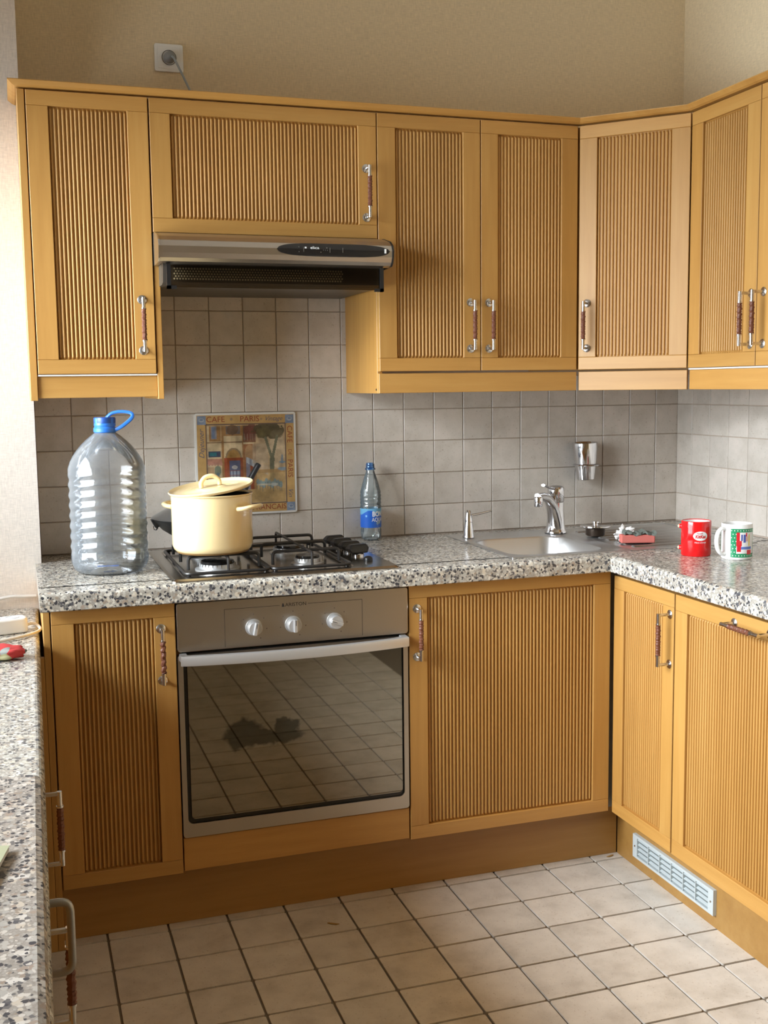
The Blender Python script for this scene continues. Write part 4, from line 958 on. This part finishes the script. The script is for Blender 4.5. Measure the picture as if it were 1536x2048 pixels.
# ------------------------------------------------------------------ socket and plug
so = thing('wall_socket', 'white square wall socket on the tan wallpaper above the cabinets', 'socket', (.402, -.001, 2.2690))
m = MB(); oc = rrect(-.0395, .0395, -.0375, .0375, .005, 3); m.prism(oc, -.007, 0, 0, ax='y'); m.build('plate', WHITEP, so, bevel=.0015)
m = MB(); ri = [(.0205*math.cos(R(a)), .0205*math.sin(R(a))) for a in range(0, 360, 12)]; sq = rrect(-.031, .031, -.029, .029, .003, 7)
m.prism(rrect(-.031, .031, -.0295, .0295, .003, 3), -.0085, -.0068, 0, ax='y'); m.build('insert', WHITEP, so, bevel=.0008)
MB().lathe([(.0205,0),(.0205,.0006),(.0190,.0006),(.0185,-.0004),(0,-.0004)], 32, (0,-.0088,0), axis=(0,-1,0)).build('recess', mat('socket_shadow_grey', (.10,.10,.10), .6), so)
pg = thing('power_plug', 'grey plug in the wall socket with its cable dropping behind the cornice', 'plug', (.402, -.0105, 2.2690))
MB().lathe([(0,0),(.0165,0),(.0160,.010),(.012,.020),(.0065,.026),(0,.027)], 20, (0,0,0), axis=(.15,-1,-.1)).build('plug_body', mat('grey_plug_plastic', (.25,.27,.28), .5), pg)
MB().tube(smooth_path([(.004,-.024,-.003),(.009,-.032,-.010),(.022,-.034,-.036),(.038,-.036,-.070),(.052,-.040,-.105),(.062,-.05,-.165),(.065,-.06,-.1865)], 5), .0031, 8).build('cable', GREYCABLE, pg)

# ------------------------------------------------------------------ things at the left edge
es = thing('power_strip', 'white power strip lying on the low worktop at the left edge', 'power strip', (-.104, -.450, ZL+.0008), R(14))
m = MB(); pts_ = rrect(-.12, .055, -.026, .026, .014, 5)
m.prism(pts_, 0, .036, 0, True); m.build('housing', WHITEP, es, bevel=.004)
for x in (-.075, -.022, .022): MB().lathe([(.0165,0),(.0165,.0008),(.0150,.0008),(.0145,.0002),(0,.0002)], 24, (x, 0, .0362)).build('outlet', mat('outlet_grey', (.55,.57,.60), .5), es)
MB().tube(smooth_path([(.054,.0,.014),(.070,-.006,.016),(.080,-.020,.010),(.076,-.040,.0045),(.040,-.075,.0045),(-.03,-.105,.0045),(-.10,-.12,.0045)], 5), .0038, 8).build('cable', mat('cream_cable', (.80,.74,.66), .5), es)
cb = MB().tube(smooth_path([(-.30,-.160,ZL+.005),(-.20,-.157,ZL+.012),(-.125,-.154,ZL+.030),(-.085,-.152,ZL+.036),(-.050,-.151,ZL+.034),(-.0215,-.150,ZL+.033)], 6), .0045, 8).build('wall_cable', mat('white_cable', (.75,.72,.68), .5))
tag(cb, 'white cable lying against the pale pier behind the power strip', 'cable')
ov_ = crumple('oven_cloth', (.072,.034,.018), 1, mat('patterned_cloth', (.3,.3,.3), .9), 9.1, .16); ov_.location = (-.122, -.720, ZL+.001); ov_.rotation_euler.z = R(-12); ov_.data.shade_smooth()
mm_ = ov_.data.materials[0]; vv = coords(mm_); vo = nd(mm_, 'ShaderNodeTexVoronoi'); vo.inputs['Scale'].default_value = 34; lk(mm_, vv, vo.inputs['Vector'])
sp3 = nd(mm_, 'ShaderNodeSeparateColor'); lk(mm_, vo.outputs['Color'], sp3.inputs[0]); rp3 = ramp(mm_, [(0,(.55,.05,.05)),(.5,(.30,.32,.30)),(.75,(.15,.17,.17)),(.88,(.42,.40,.22))], 'CONSTANT'); lk(mm_, sp3.outputs[0], rp3.inputs[0]); lk(mm_, rp3.outputs[0], bsdf(mm_).inputs['Base Color'])
tag(ov_, 'crumpled red and grey patterned cloth on the low worktop at the left edge', 'cloth')
mgz = thing('magazine', 'magazine with pale green cover lying on the worktop board at the left edge', 'magazine', (-.203, -1.95, ZL+.0325), R(-12))
MB().box(-.10, .104, -.14, .088, .0002, .006).build('pages', PAPER, mgz); MB().box(-.10, .105, -.14, .089, .0062, .0070).build('cover', mat('pale_green_cover', (.36,.38,.24), .35), mgz)
# small litter on the floor
def flake(label, x, y, s_, a):
    pts = [(s_*math.cos(t)*(1+.35*math.sin(3*t+a)), s_*.35*math.sin(t)*(1+.3*math.cos(2*t))) for t in [i*math.pi/5 for i in range(10)]]
    o = MB().prism(pts, 0, .0016).build('dry_leaf', LEAF, None, (x, y, .0006), a, bevel=.0004); tag(o, label, 'leaf')
flake('dry brown leaf scrap on the floor tiles below the oven', .652, -.668, .014, -.6)
flake('yellow leaf scrap on the floor in the corner between the two plinths', 1.512, -.545, .012, .3)
